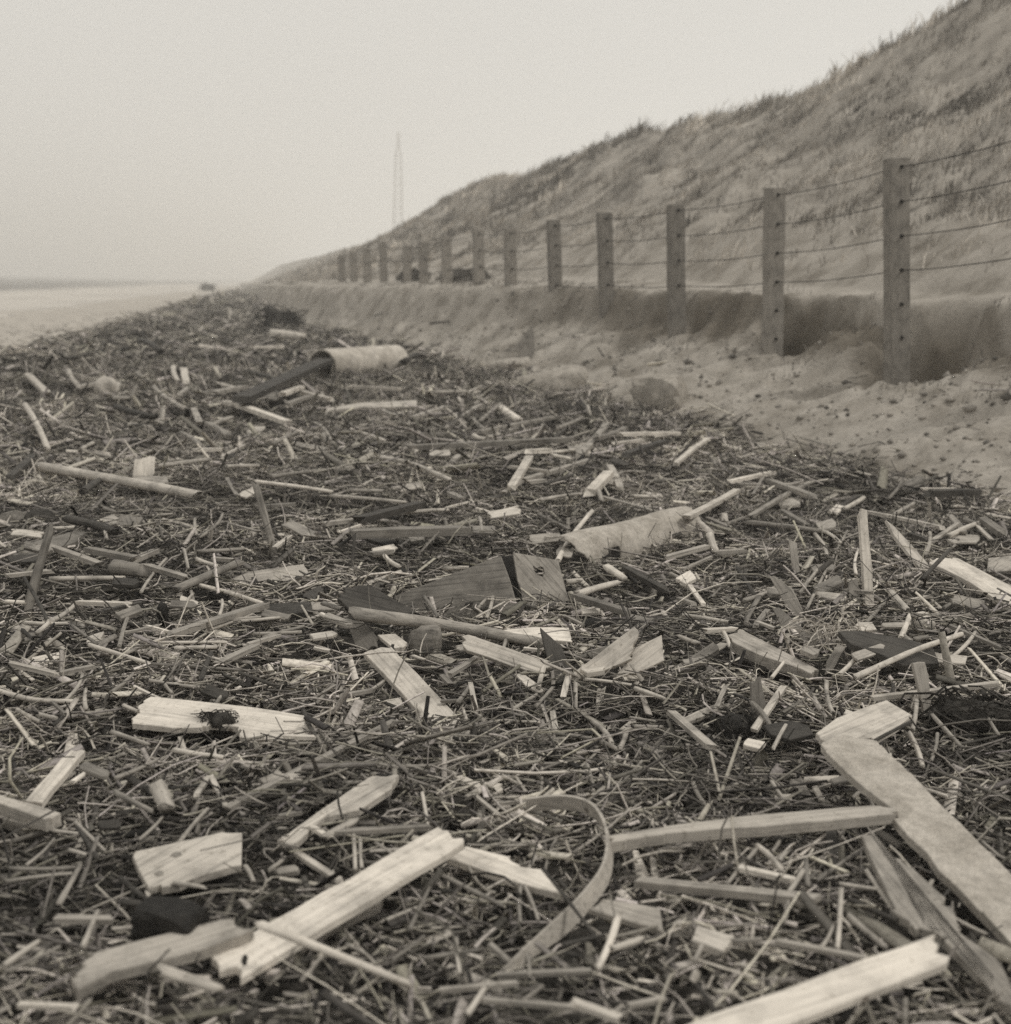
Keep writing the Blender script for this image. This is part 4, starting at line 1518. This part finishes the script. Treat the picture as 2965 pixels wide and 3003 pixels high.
# ------------------------------------------------------------------ lumps: tarred block, weed clumps, stones, fallen sand blocks
LUMPS = [
    # token, rx, ry, rz, material, name, category, label, short, lift, block, amp
    ('G955,1290', .074, .047, .043, 'tar', 'tarred_block', 'block', 'black tarred block sitting on the thick split board', 'tarred block', .095, 1.0, .06),
    ('G940,1000', .01, .01, .01, None, '', '', '', '-', 0, 0, 0),
    ('F1235,1440', .05, .035, .035, 'peat', 'weed_clump', 'clump', 'dark clump of weed on the edge of the broad whitish board', 'weed clump', .07, 0, .5),
    ('H760,425', .055, .05, .05, 'peat', 'peat_lump', 'lump', 'dark round lump in the hoop, nearest the long plank', '-', .0, 0, .35),
    ('H1010,400', .05, .045, .05, 'peat', 'peat_lump', 'lump', 'dark round lump under the top of the hoop, middle of three', '-', .0, 0, .35),
    ('H1230,430', .07, .05, .05, 'stone', 'peat_lump', 'lump', 'greyish round lump in the hoop, beside its bent end', '-', .0, 0, .35),
    ('H1010,500', .08, .04, .03, 'g', 'bark_lump', 'bark', 'flat grey bark piece behind the thin bent twig', '-', .02, .3, .2),
    ('H880,300', .04, .04, .04, 'stone', 'peat_lump', 'lump', 'small grey lump beyond the three lumps inside the hoop', '-', .0, 0, .35),
    ('E480,505', .06, .045, .035, 'tar', 'tarred_block', 'block', 'small black block beyond the dark curled plank', 'small black block', .03, .85, .10),
    ('E1520,800', .075, .05, .04, 'tar', 'bark_lump', 'bark', 'hollow black bark lump behind the leaning dark board', 'black bark lump', .02, .2, .3),
    ('E560,900', .065, .05, .085, 'g', 'wood_lump', 'lump', 'dark knotty lump of wood propping up the log', 'knotty lump', .0, .3, .3),
    ('F90,195', .10, .08, .07, 'stone', 'round_stone', 'stone', 'smooth grey stone at the frame edge, the paler of two', 'paler stone', .0, .2, .15),
    ('F225,185', .09, .08, .07, 'peat', 'round_stone', 'stone', 'dark stone beside the smooth grey one', 'dark stone', .0, .2, .2),
    ('F1160,640', .08, .05, .05, 'tar', 'weed_clump', 'clump', 'black weed clump under the end of the thin whitish cane', 'black weed clump', .01, .1, .4),
    ('F910,735', .02, .03, .05, 'tar', 'bottle_stub', 'bottle', 'small dark bottle-like stub leaning in the reeds', 'dark stub', .02, .3, .1),
    ('A585,910', .12, .10, .13, 'p', 'pale_root', 'root', 'pale round root knob standing up in the far wrack', 'pale root knob', .05, .2, .9),
    ('I1710,320', .12, .08, .05, 'peat', 'peat_slab', 'lump', 'dark matted peat slab behind the tapered stake', 'peat slab', .05, .3, .25),
    ('I400,330', .07, .05, .06, 'tar', 'weed_clump', 'clump', 'black weed clump at the foot of the standing grey board', '-', .0, .2, .35),
    ('D550,720', .09, .08, .06, 'tar', 'weed_clump', 'clump', 'black hollow clump beyond the tilted plank', '-', .0, .5, .2),
    ('D1420,1290', .05, .04, .04, 'w', 'white_lump', 'lump', 'small white crumpled lump beside the long pale rod', '-', .05, .1, .4),
    ('B1350,1010', .10, .09, .10, 'peat', 'peat_lump', 'lump', 'dark lump at the edge of the sand slope, the larger of two', '-', .0, 0, .4),
    ('B1595,990', .07, .06, .08, 'peat', 'peat_lump', 'lump', 'dark lump at the edge of the sand slope, the smaller of two', '-', .0, 0, .4),
    ('A1560,520', .42, .35, .38, 'peat', 'tangled_stump', 'stump', 'dark tangled stump in the far wrack below the scarp', 'dark far stump', .05, 0, .7),
    ('A1165,290', .8, .7, .55, 'peat', 'weed_heap', 'heap', 'dark rounded heap on the beach skyline', '-', .0, 0, .4),
    ('B1270,880', .50, .22, .20, 'sandblock', 'caked_sand', 'sand block', 'long tilted block of caked sand fallen at the slope foot', 'long sand block', .05, .55, .25),
    ('C30,1480', .01, .01, .01, None, '', '', '', '-', 0, 0, 0),
    ('B1880,950', .30, .26, .26, 'sandblock', 'caked_sand', 'sand block', 'squarish block of caked sand fallen on the slope', 'squarish sand block', .02, .75, .2),
    ('B1010,730', .42, .28, .10, 'sandblock', 'caked_sand', 'sand block', 'low slab of caked sand below the pointed scrap', '-', .02, .6, .25),
    ('B300,770', .10, .10, .12, 'p', 'pale_root', 'root', 'pale wedge of wood leaning at the drum', '-', .05, .4, .2),
    ('B820,810', .06, .06, .07, 'w', 'white_lump', 'lump', 'small white lump in the far wrack beyond the sand block', '-', .05, .2, .2),
]
for i, (tk, rx, ry, rz, mt, nm, cat, lab, sh, lf, bl, am) in enumerate(LUMPS):
    if mt is None:
        continue
    o, c_ = lump(nm, tk, rx, ry, rz, M[mt], lf, 100 + i, random.uniform(-.3, .3), am, bl)
    tag(o, lab, cat)
    if nm == 'caked_sand':
        o.rotation_euler = (random.uniform(-.25, .1), random.uniform(-.35, -.1), random.uniform(-.5, .5))
    if sh != '-':
        mark(o, c_, sh)

# dark strands round the weed clumps (one part each)
for o in [q for q in COL.objects if q.name.startswith(('weed_clump', 'tangled_stump', 'weed_heap', 'peat_slab'))]:
    dim = [max(abs(v.co[a]) for v in o.data.vertices) for a in range(3)]
    sv_, sf_ = [], []
    g_ = max(dim) / 0.075
    q_ = random.Random(o.name)
    for i in range(90):
        an = q_.uniform(0, 6.28)
        c_ = np.array((math.cos(an) * dim[0], math.sin(an) * dim[1], q_.uniform(-.6, .9) * dim[2])) * q_.uniform(.6, 1.0)
        d_ = np.array((q_.gauss(0, .05), q_.gauss(0, .04), q_.gauss(0, .03))) * g_
        b_ = np.array((q_.gauss(0, .02), q_.gauss(0, .02), q_.uniform(0, .03))) * g_
        v_, f_ = tube([c_ + d_ * (t - .5) + b_ * 4 * t * (1 - t) for t in np.linspace(0, 1, 4)], [q_.uniform(.0012, .003) * g_] * 4, 3, False)
        k_ = len(sv_)
        sv_ += v_
        sf_ += [tuple(a + k_ for a in f) for f in f_]
    mesh_obj('strands', sv_, sf_, M['peat'], o)

# ------------------------------------------------------------------ frayed rope
rp = hit(*P('D960,1260'), 0.12)
rv, rf = [], []
rr_ = random.Random(5)
for i in range(46):
    s = np.array((rr_.uniform(-.07, .10), rr_.uniform(-.05, .05), rr_.uniform(-.01, .03)))
    d_ = np.array((rr_.gauss(-.05, .05), rr_.gauss(-.05, .05), rr_.gauss(-.02, .04)))
    b_ = np.array((rr_.gauss(0, .03), rr_.gauss(0, .03), rr_.uniform(0, .05)))
    v_, f_ = tube([s + d_ * t + b_ * 4 * t * (1 - t) for t in np.linspace(0, 1, 6)], [0.0022] * 6, 4, False)
    o_ = len(rv)
    rv += v_
    rf += [tuple(a + o_ for a in q) for q in f_]
rope = mesh_obj('frayed_rope', rv, rf, M['fibre'])
rope.location = Vector(rp)
tag(rope, 'pale frayed end of rope tangled over the dark wet board', 'rope')
mark(rope, rp, 'frayed rope')

# ------------------------------------------------------------------ automatic labels: look, pose and place against the nearest landmark
ORD = ['', 'second ', 'third ', 'fourth ', 'fifth ', 'sixth ', 'seventh ', 'eighth ', 'ninth ']


def describe(pts, dia, tn, noun, up):
    ln = float(np.linalg.norm(pts[-1] - pts[0]))
    size = 'short ' if ln < 0.2 else 'long ' if ln > 0.55 else ''
    th = 'thin ' if dia < 0.009 else 'thick ' if dia > 0.03 else ''
    v = pts[-1] - pts[0]
    if up is not None or abs(v[2]) > 0.7 * ln:
        pose = 'standing up'
    elif abs(v[0]) > 2.2 * abs(v[1]):
        pose = 'lying crosswise'
    elif abs(v[1]) > 2.2 * abs(v[0]):
        pose = 'lying lengthwise'
    else:
        pose = 'lying aslant'
    return f'{size}{th}{TONE_WORD[tn]} {noun} {pose}'


cands = {}
for i, (o, cen, pts, dia, tn, noun, up) in enumerate(ITEMS):
    ds_ = describe(pts, dia, tn, noun, up)
    for j, (mc, sh) in enumerate(MARKS):
        dx, dy = cen[0] - mc[0], cen[1] - mc[1]
        where = ('beyond' if dy > 0 else 'in front of') if abs(dy) > abs(dx) else ('on the dune side of' if dx > 0 else 'on the sea side of')
        cands.setdefault((ds_, where, j), []).append((math.hypot(dx, dy), i))
best = {}
for (ds_, where, j), lst in cands.items():
    lst.sort()
    for rank, (dd_, i) in enumerate(lst[:9]):
        key = (rank * 0.8 + dd_, rank, ds_, where, j)
        if i not in best or key < best[i]:
            best[i] = key
for i, it in enumerate(ITEMS):
    _, rank, ds_, where, j = best[i]
    lead = 'nearest ' if rank == 0 else ORD[rank] + 'nearest '
    it[0]['label'] = f'{ds_}, {lead}{where} the {MARKS[j][1]}'
    if len(it[0]['label'].split()) > 16:
        it[0]['label'] = it[0]['label'].replace('driftwood stick', 'stick').replace('on the dune side', 'duneward').replace('on the sea side', 'seaward')

# ------------------------------------------------------------------ stuff: the mat of reeds, twigs and chips
CELL = 0.02
GX0, GX1, GY0, GY1 = -9.0, 7.0, 1.0, 26.0
gw, gh = int((GX1 - GX0) / CELL), int((GY1 - GY0) / CELL)
occ_lo = np.full((gh, gw), 1e9, dtype=np.float32)
occ_hi = np.full((gh, gw), -1e9, dtype=np.float32)
for poly, zl, zh in SLABS:
    x0, y0 = poly.min(0) - 0.01
    x1, y1 = poly.max(0) + 0.01
    i0, i1 = max(0, int((x0 - GX0) / CELL)), min(gw, int((x1 - GX0) / CELL) + 1)
    j0, j1 = max(0, int((y0 - GY0) / CELL)), min(gh, int((y1 - GY0) / CELL) + 1)
    if i0 >= i1 or j0 >= j1:
        continue
    gx = GX0 + (np.arange(i0, i1) + 0.5) * CELL
    gy = GY0 + (np.arange(j0, j1) + 0.5) * CELL
    PX, PY = np.meshgrid(gx, gy)
    ins = np.zeros(PX.shape, dtype=bool)
    n = len(poly)
    for k in range(n):
        ax_, ay_ = poly[k]
        bx_, by_ = poly[(k + 1) % n]
        if ay_ == by_:
            continue
        cnd = ((ay_ > PY) != (by_ > PY)) & (PX < (bx_ - ax_) * (PY - ay_) / (by_ - ay_) + ax_)
        ins ^= cnd
    sub_lo, sub_hi = occ_lo[j0:j1, i0:i1], occ_hi[j0:j1, i0:i1]
    sub_lo[ins] = np.minimum(sub_lo[ins], zl)
    sub_hi[ins] = np.maximum(sub_hi[ins], zh)


def occupied(p):
    i = ((p[:, 0] - GX0) / CELL).astype(int)
    j = ((p[:, 1] - GY0) / CELL).astype(int)
    ok = (i >= 0) & (i < gw) & (j >= 0) & (j < gh)
    lo = np.full(len(p), 1e9)
    hi = np.full(len(p), -1e9)
    lo[ok] = occ_lo[j[ok], i[ok]]
    hi[ok] = occ_hi[j[ok], i[ok]]
    return (p[:, 2] > lo - 0.004) & (p[:, 2] < hi + 0.012)


def scatter_xy(n, y0, y1, power=1.0, marg=1.4):
    """Points of the wrack belt inside the wedge one could see from here or a step aside."""
    out = []
    tot = 0
    while tot < n:
        y = y0 + (y1 - y0) * rng.random(n * 2) ** power
        xm = 0.39 * y + marg
        x = rng.uniform(-1, 1, n * 2) * xm
        keep = rng.random(n * 2) < xm / (0.39 * y1 + marg)
        xb = -3.5 - 0.17 * y
        nz = 0.5 * fbm(x, y, 1.2, 3, 51)
        dd = dist_fence(x, y)
        mk = smooth(-1.9, 0.9, x - xb + nz) * (1 - smooth(-2.1, -1.7, dd + 0.6 * nz))
        thin = 0.004
        mk = np.maximum(mk, thin * (dd < 0.0) * (dd > -2))
        keep &= rng.random(n * 2) < mk
        out.append(np.stack([x[keep], y[keep]], -1))
        tot += int(keep.sum())
    return np.concatenate(out)[:n]


def stems(name, xy, ln, ra, rb, colv, hmax, K=4, S=2, pitch_sd=0.14, up_frac=0.06, bend=0.06, yaw_sd=None, label_kind='stuff', tint=None):
    n = len(xy)
    yaw = rng.uniform(0, 2 * math.pi, n) if yaw_sd is None else rng.normal(0, yaw_sd, n) + np.where(rng.random(n) < .5, 0, math.pi)
    yaw = yaw + 1.3 * fbm(xy[:, 0], xy[:, 1], 1.3, 2, 91)
    colv = np.clip(colv * np.clip(1 + 1.0 * fbm(xy[:, 0], xy[:, 1], 0.55, 3, 92), 0.5, 1.45), 0.02, 0.75)
    pitch = np.abs(rng.normal(0, pitch_sd, n))
    st_ = rng.random(n) < up_frac
    pitch = np.where(st_, rng.uniform(0.4, 1.3, n), pitch)
    ln = np.where(st_, np.minimum(ln, 0.13 + 0.008 * xy[:, 1]), ln)
    d = np.stack([np.cos(yaw) * np.cos(pitch), np.sin(yaw) * np.cos(pitch), np.sin(pitch)], -1)
    z = height(xy[:, 0], xy[:, 1])
    heap = 0.5 + 0.9 * np.clip(0.5 + 0.9 * fbm(xy[:, 0], xy[:, 1], 0.55, 2, 77), 0, 1)
    c_ = np.stack([xy[:, 0], xy[:, 1], z + hmax * heap * rng.random(n) ** 0.8 + 0.42 * ln * np.sin(pitch)], -1)
    ok = np.ones(n, dtype=bool)
    for t in (-0.5, -0.25, 0, 0.25, 0.5):
        ok &= ~occupied(c_ + d * (ln * t)[:, None])
    xy, ln, ra, rb, colv, d, c_, pitch = xy[ok], ln[ok], ra[ok], rb[ok], colv[ok], d[ok], c_[ok], pitch[ok]
    n = len(xy)
    ref = np.tile(np.array((0, 0, 1.0)), (n, 1))
    ref[pitch > 1.1] = (1, 0, 0)
    s = np.cross(d, ref)
    s /= np.linalg.norm(s, axis=1, keepdims=True)
    u = np.cross(s, d)
    rot = rng.normal(0, 0.5, n)
    s, u = s * np.cos(rot)[:, None] + u * np.sin(rot)[:, None], u * np.cos(rot)[:, None] - s * np.sin(rot)[:, None]
    bv = (s * (rng.normal(0, bend, n) * np.exp(rng.normal(0, 0.7, n)))[:, None] + u * rng.normal(0, bend * 0.6, n)[:, None]) * ln[:, None]
    rings = []
    for i in range(S + 1):
        t = i / S
        ctr = c_ + d * (ln * (t - 0.5))[:, None] + bv * (4 * t * (1 - t) if S > 1 else 0)
        taper = 1 - 0.25 * t
        for k in range(K):
            a = 2 * math.pi * (k + 0.5) / K
            rings.append(ctr + s * (math.cos(a) * ra * taper)[:, None] + u * (math.sin(a) * rb * taper)[:, None])
    V = np.stack(rings, 1).reshape(-1, 3)
    per = (S + 1) * K
    base_f = []
    for i in range(S):
        for k in range(K):
            base_f.append((i * K + k, i * K + (k + 1) % K, (i + 1) * K + (k + 1) % K, (i + 1) * K + k))
    base_f = np.array(base_f)
    Q = (base_f[None] + (np.arange(n) * per)[:, None, None]).reshape(-1, 4)
    tn_ = TINT if tint is None else tint
    warm = rng.normal(0, 0.025, n)
    cv = np.stack([colv * tn_[0], colv * tn_[1] * (1 + warm * 0.3), colv * tn_[2] * (1 - warm), np.ones(n)], -1)
    Cc = np.repeat(cv, per, axis=0)
    o = np_mesh(name, V, Q, M['litter'], col=Cc)
    o['kind'] = label_kind
    return o


def colmix(n, pale=0.25):
    a = np.exp(rng.normal(math.log(0.22), 0.55, n))
    b = rng.uniform(0.36, 0.66, n)
    return np.clip(np.where(rng.random(n) < pale, b, a), 0.025, 0.74)


def logn(n, med, sd, lo, hi):
    return np.clip(np.exp(rng.normal(math.log(med), sd, n)), lo, hi)


def do(name, n, y0, y1, med, sd, lo, hi, r0, r1, hmax, flat=None, pale=0.25, dark=False, power=0.75, **kw):
    xy = scatter_xy(n, y0, y1, power)
    ln = logn(n, med, sd, lo, hi)
    ra = logn(n, (r0 + r1) / 2, 0.35, r0 * 0.6, r1 * 1.5)
    rb = ra if flat is None else np.maximum(ra * flat, 0.0012)
    cv = np.clip(np.exp(rng.normal(math.log(0.055), 0.45, n)), 0.02, 0.15) if dark else colmix(n, pale)
    return stems(name, xy, ln, ra, rb, cv, hmax, **kw)


# near, in front of and round the sharp band
do('reed_litter', 20000, 1.4, 9.0, 0.10, 0.7, 0.025, 0.5, 0.0014, 0.0042, 0.085, pale=0.36, yaw_sd=0.85, bend=0.085, S=3)
do('twig_litter', 6500, 1.4, 9.0, 0.12, 0.6, 0.03, 0.45, 0.001, 0.003, 0.09, dark=True, bend=0.07, K=3, S=3, pitch_sd=0.22, up_frac=0.06)
do('wood_chip_litter', 15000, 1.4, 9.0, 0.06, 0.5, 0.02, 0.2, 0.004, 0.012, 0.075, flat=0.28, pale=0.36, S=1, bend=0.0, pitch_sd=0.3)
do('bark_litter', 5000, 1.4, 9.0, 0.06, 0.5, 0.02, 0.2, 0.005, 0.014, 0.075, flat=0.3, dark=True, S=1, bend=0.0, pitch_sd=0.3)
do('board_splinter_litter', 2200, 1.6, 9.0, 0.12, 0.45, 0.05, 0.3, 0.009, 0.022, 0.08, flat=0.3, pale=0.42, S=1, bend=0.0, pitch_sd=0.2)
do('crumb_litter', 45000, 1.4, 9.0, 0.026, 0.5, 0.008, 0.07, 0.0011, 0.003, 0.075, pale=0.3, K=3, S=1, bend=0.0, pitch_sd=0.35)
do('reed_litter', 9000, 1.3, 4.4, 0.085, 0.7, 0.02, 0.4, 0.0014, 0.004, 0.08, pale=0.34, yaw_sd=1.0, bend=0.08, K=3, S=3, up_frac=0.03)
do('bark_litter', 3500, 1.3, 4.4, 0.045, 0.5, 0.015, 0.14, 0.004, 0.011, 0.07, flat=0.3, dark=True, S=1, bend=0.0, pitch_sd=0.35)
do('wood_chip_litter', 5000, 1.3, 4.4, 0.05, 0.55, 0.015, 0.18, 0.003, 0.011, 0.075, flat=0.28, pale=0.32, S=1, bend=0.0, pitch_sd=0.35)
do('crumb_litter', 19000, 1.3, 4.4, 0.024, 0.5, 0.008, 0.06, 0.0011, 0.003, 0.07, pale=0.3, K=3, S=1, bend=0.0, pitch_sd=0.4)
# middle
do('reed_litter', 27000, 8.6, 20, 0.17, 0.6, 0.04, 0.7, 0.0024, 0.006, 0.10, pale=0.36, yaw_sd=0.8, K=3, S=2, bend=0.06, power=0.8)
do('twig_litter', 6500, 8.6, 20, 0.2, 0.6, 0.05, 0.6, 0.002, 0.005, 0.11, dark=True, K=3, S=1, pitch_sd=0.22, up_frac=0.06, power=0.8)
do('wood_chip_litter', 16000, 8.6, 20, 0.09, 0.5, 0.03, 0.3, 0.006, 0.018, 0.10, flat=0.35, pale=0.42, S=1, bend=0.0, pitch_sd=0.3, power=0.8)
do('bark_litter', 6000, 8.6, 20, 0.1, 0.5, 0.03, 0.35, 0.008, 0.02, 0.10, flat=0.35, dark=True, S=1, bend=0.0, pitch_sd=0.3, power=0.8)
do('board_splinter_litter', 4200, 8.6, 24, 0.22, 0.45, 0.1, 0.6, 0.014, 0.035, 0.10, flat=0.3, pale=0.36, S=1, bend=0.0, pitch_sd=0.2, power=0.8)
do('crumb_litter', 27000, 8.6, 20, 0.05, 0.5, 0.02, 0.12, 0.002, 0.006, 0.10, pale=0.3, K=3, S=1, bend=0.0, pitch_sd=0.35, power=0.8)
# far
do('reed_litter', 12000, 19, 60, 0.3, 0.6, 0.08, 1.0, 0.005, 0.012, 0.09, pale=0.36, yaw_sd=0.9, K=3, S=1, bend=0.0, power=1.2, up_frac=0.008)
do('bark_litter', 9000, 19, 60, 0.25, 0.6, 0.06, 1.0, 0.010, 0.026, 0.08, flat=0.5, dark=True, K=4, S=1, bend=0.0, pitch_sd=0.2, power=1.2, up_frac=0.008)
do('board_splinter_litter', 2500, 22, 60, 0.35, 0.4, 0.15, 0.9, 0.02, 0.05, 0.12, flat=0.3, pale=0.35, S=1, bend=0.0, pitch_sd=0.2, power=1.2, up_frac=0.02)
do('wood_chip_litter', 5000, 58, 150, 0.5, 0.5, 0.2, 1.4, 0.03, 0.07, 0.15, flat=0.5, pale=0.2, K=4, S=1, bend=0.0, pitch_sd=0.15, power=1.2, up_frac=0.01)

# thin stray bits on the open sand beyond the belt
ys_ = 14 + 46 * rng.random(1600) ** 1.3
xs_ = -3.5 - 0.17 * ys_ - np.abs(rng.normal(0.3, 1.5, 1600))
stems('stray_litter', np.stack([xs_, ys_], -1), logn(1600, 0.14, 0.6, 0.04, 0.5), np.full(1600, 0.012), np.full(1600, 0.006), np.clip(colmix(1600, 0.1) * 0.7, 0.03, 0.4), 0.02, K=4, S=1, bend=0.0, up_frac=0.0)

# ------------------------------------------------------------------ stuff: clods on the sand slope
n = 4200
y = 7.5 + 24 * rng.random(n) ** 1.3
d = -2.2 + 2.6 * rng.random(n) ** 1.5
x = fence_x(y) + d / 0.957
sz = logn(n, 0.014, 0.55, 0.005, 0.07)
octv = np.array([(1, 0, 0), (0, 1, 0), (-1, 0, 0), (0, -1, 0), (0, 0, 0.8), (0, 0, -0.8)])
V = octv[None] * sz[:, None, None] * rng.uniform(0.6, 1.4, (n, 6, 1)) + np.stack([x, y, height(x, y) + sz * 0.3], -1)[:, None]
T3 = np.array([(0, 1, 4), (1, 2, 4), (2, 3, 4), (3, 0, 4), (1, 0, 5), (2, 1, 5), (3, 2, 5), (0, 3, 5)])
Q = (T3[None] + (np.arange(n) * 6)[:, None, None]).reshape(-1, 3)
cv = np.repeat(np.where(rng.random(n) < .15, rng.uniform(.10, .18, n), rng.uniform(.2, .38, n)), 6)[:, None] * np.append(TINT, 1)[None]
cl = np_mesh('sand_clods', V.reshape(-1, 3), Q, M['litter'], col=cv)
cl['kind'] = 'stuff'


# ------------------------------------------------------------------ stuff: marram grass on the dune
def grass(name, n, y0, y1, d0, d1, hh, ww, per, dpow=1.0, ypow=1.6, tone_=0.39):
    y = y0 + (y1 - y0) * rng.random(n) ** ypow
    d = d0 + (d1 - d0) * rng.random(n) ** dpow
    x = fence_x(y) + d / 0.957
    dens = fbm(x, y, 2.0, 3, 81) * 0.5 + 0.5
    k = rng.random(n) < np.clip(dens * 1.5 - 0.15, 0.1, 1)
    x, y = x[k], y[k]
    n = len(x)
    bx = np.repeat(x, per) + rng.normal(0, 0.10, n * per)
    by = np.repeat(y, per) + rng.normal(0, 0.10, n * per)
    bz = height(bx, by) - 0.02
    tall = np.repeat(hh * rng.uniform(0.45, 1.15, n), per) * rng.uniform(0.6, 1.1, n * per)
    lean = rng.normal(0.35, 0.35, n * per)
    lany = rng.normal(0.0, 0.35, n * per)
    yaw = rng.uniform(0, math.pi, n * per)
    wx, wy = np.cos(yaw) * ww, np.sin(yaw) * ww
    b0 = np.stack([bx - wx, by - wy, bz], -1)
    b1 = np.stack([bx + wx, by + wy, bz], -1)
    m1 = np.stack([bx + wx * .8 + lean * tall * .35, by + wy * .8 + lany * tall * .35, bz + tall * .62], -1)
    m0 = np.stack([bx - wx * .8 + lean * tall * .35, by - wy * .8 + lany * tall * .35, bz + tall * .62], -1)
    t0 = np.stack([bx - wx * .15 + lean * tall, by + lany * tall, bz + tall * .95], -1)
    t1 = np.stack([bx + wx * .15 + lean * tall, by + lany * tall, bz + tall * .95], -1)
    N = n * per
    V = np.stack([b0, b1, m1, m0, t1, t0], 1).reshape(-1, 3)
    Q = (np.array([(0, 1, 2, 3), (3, 2, 4, 5)])[None] + (np.arange(N) * 6)[:, None, None]).reshape(-1, 4)
    tv = np.repeat(np.clip(np.exp(rng.normal(math.log(tone_), 0.3, n)), tone_ * 0.4, tone_ * 1.5), per) * rng.uniform(0.75, 1.25, N)
    tv = tv * np.repeat(np.clip(0.95 + 1.1 * fbm(x, y, 1.7, 4, 83), 0.45, 1.5), per)
    C = np.repeat(tv, 6)[:, None] * np.append(TINT, 1)[None]
    C[:, 3] = 1
    o = np_mesh(name, V, Q, M['litter'], col=C)
    o['kind'] = 'stuff'
    return o


grass('marram_grass', 12500, 9, 70, 1.3, 9.8, 0.20, 0.007, 8, dpow=0.8)
grass('marram_grass', 7000, 9, 60, 2.0, 9.8, 0.16, 0.009, 6, tone_=0.27)
grass('marram_grass', 1500, 9, 60, 2.2, 9.8, 0.24, 0.008, 18, tone_=0.18)
grass('marram_grass', 260, 11, 34, -0.5, 0.7, 0.13, 0.005, 9, tone_=0.2)
grass('marram_grass', 3500, 40, 180, 0.8, 9.8, 0.5, 0.025, 8, ypow=1.0)
grass('marram_grass', 2200, 10, 160, 8.4, 9.6, 0.45, 0.014, 9, ypow=1.3)


# ------------------------------------------------------------------ low shrubs at the fence foot
def shrub(x, y, r_, h_, lab):
    z = float(height(x, y))
    n = 900
    p = rng.normal(0, 1, (n, 3))
    p /= np.linalg.norm(p, axis=1, keepdims=True)
    p *= rng.random((n, 1)) ** 0.35
    p[:, 2] = np.abs(p[:, 2])
    c_ = p * np.array((r_, r_, h_))
    a, b = rng.normal(0, 1, (n, 3)), rng.normal(0, 1, (n, 3))
    s = 0.05
    V = np.stack([c_, c_ + a * s, c_ + b * s], 1).reshape(-1, 3)
    Q = np.arange(n * 3).reshape(-1, 3)
    C = np.repeat(rng.uniform(0.09, 0.2, n), 3)[:, None] * np.append(TINT, 1)[None]
    C[:, 3] = 1
    o = np_mesh('shrub', V, Q, M['litter'], col=C)
    o.location = (x, y, z)
    tag(o, lab, 'shrub', 'low shrubs along the fence')
    return o


for px, yy, r_, h_, lab in ((775, 35.5, .45, .35, 'dark low shrub at the fence foot, the smaller of two'), (872, 31.0, .7, .26, 'dark broad shrub at the fence foot, the larger of two')):
    k = (px * 1.554 - 1482.5) / FPX
    shrub(k * yy, yy, r_, h_, lab)


# ------------------------------------------------------------------ sea haze: one closed box round camera and scene
hm = bpy.data.materials.new('haze_air')
hm.use_nodes = True
hm.node_tree.nodes.clear()
ho = hm.node_tree.nodes.new('ShaderNodeOutputMaterial')
hv = hm.node_tree.nodes.new('ShaderNodeVolumePrincipled')
hv.inputs['Color'].default_value = (1.0, 0.985, 0.955, 1)
hv.inputs['Density'].default_value = HAZE
hm.node_tree.links.new(hv.outputs[0], ho.inputs['Volume'])
X0, X1, Y0, Y1, Z0, Z1 = -4200, 160, -40, 2700, -3, 64
hx = [(x, y, z) for z in (Z0, Z1) for y in (Y0, Y1) for x in (X0, X1)]
haze = mesh_obj('haze', hx, [(0, 2, 3, 1), (4, 5, 7, 6), (0, 1, 5, 4), (2, 6, 7, 3), (0, 4, 6, 2), (1, 3, 7, 5)], hm)
haze['kind'] = 'stuff'
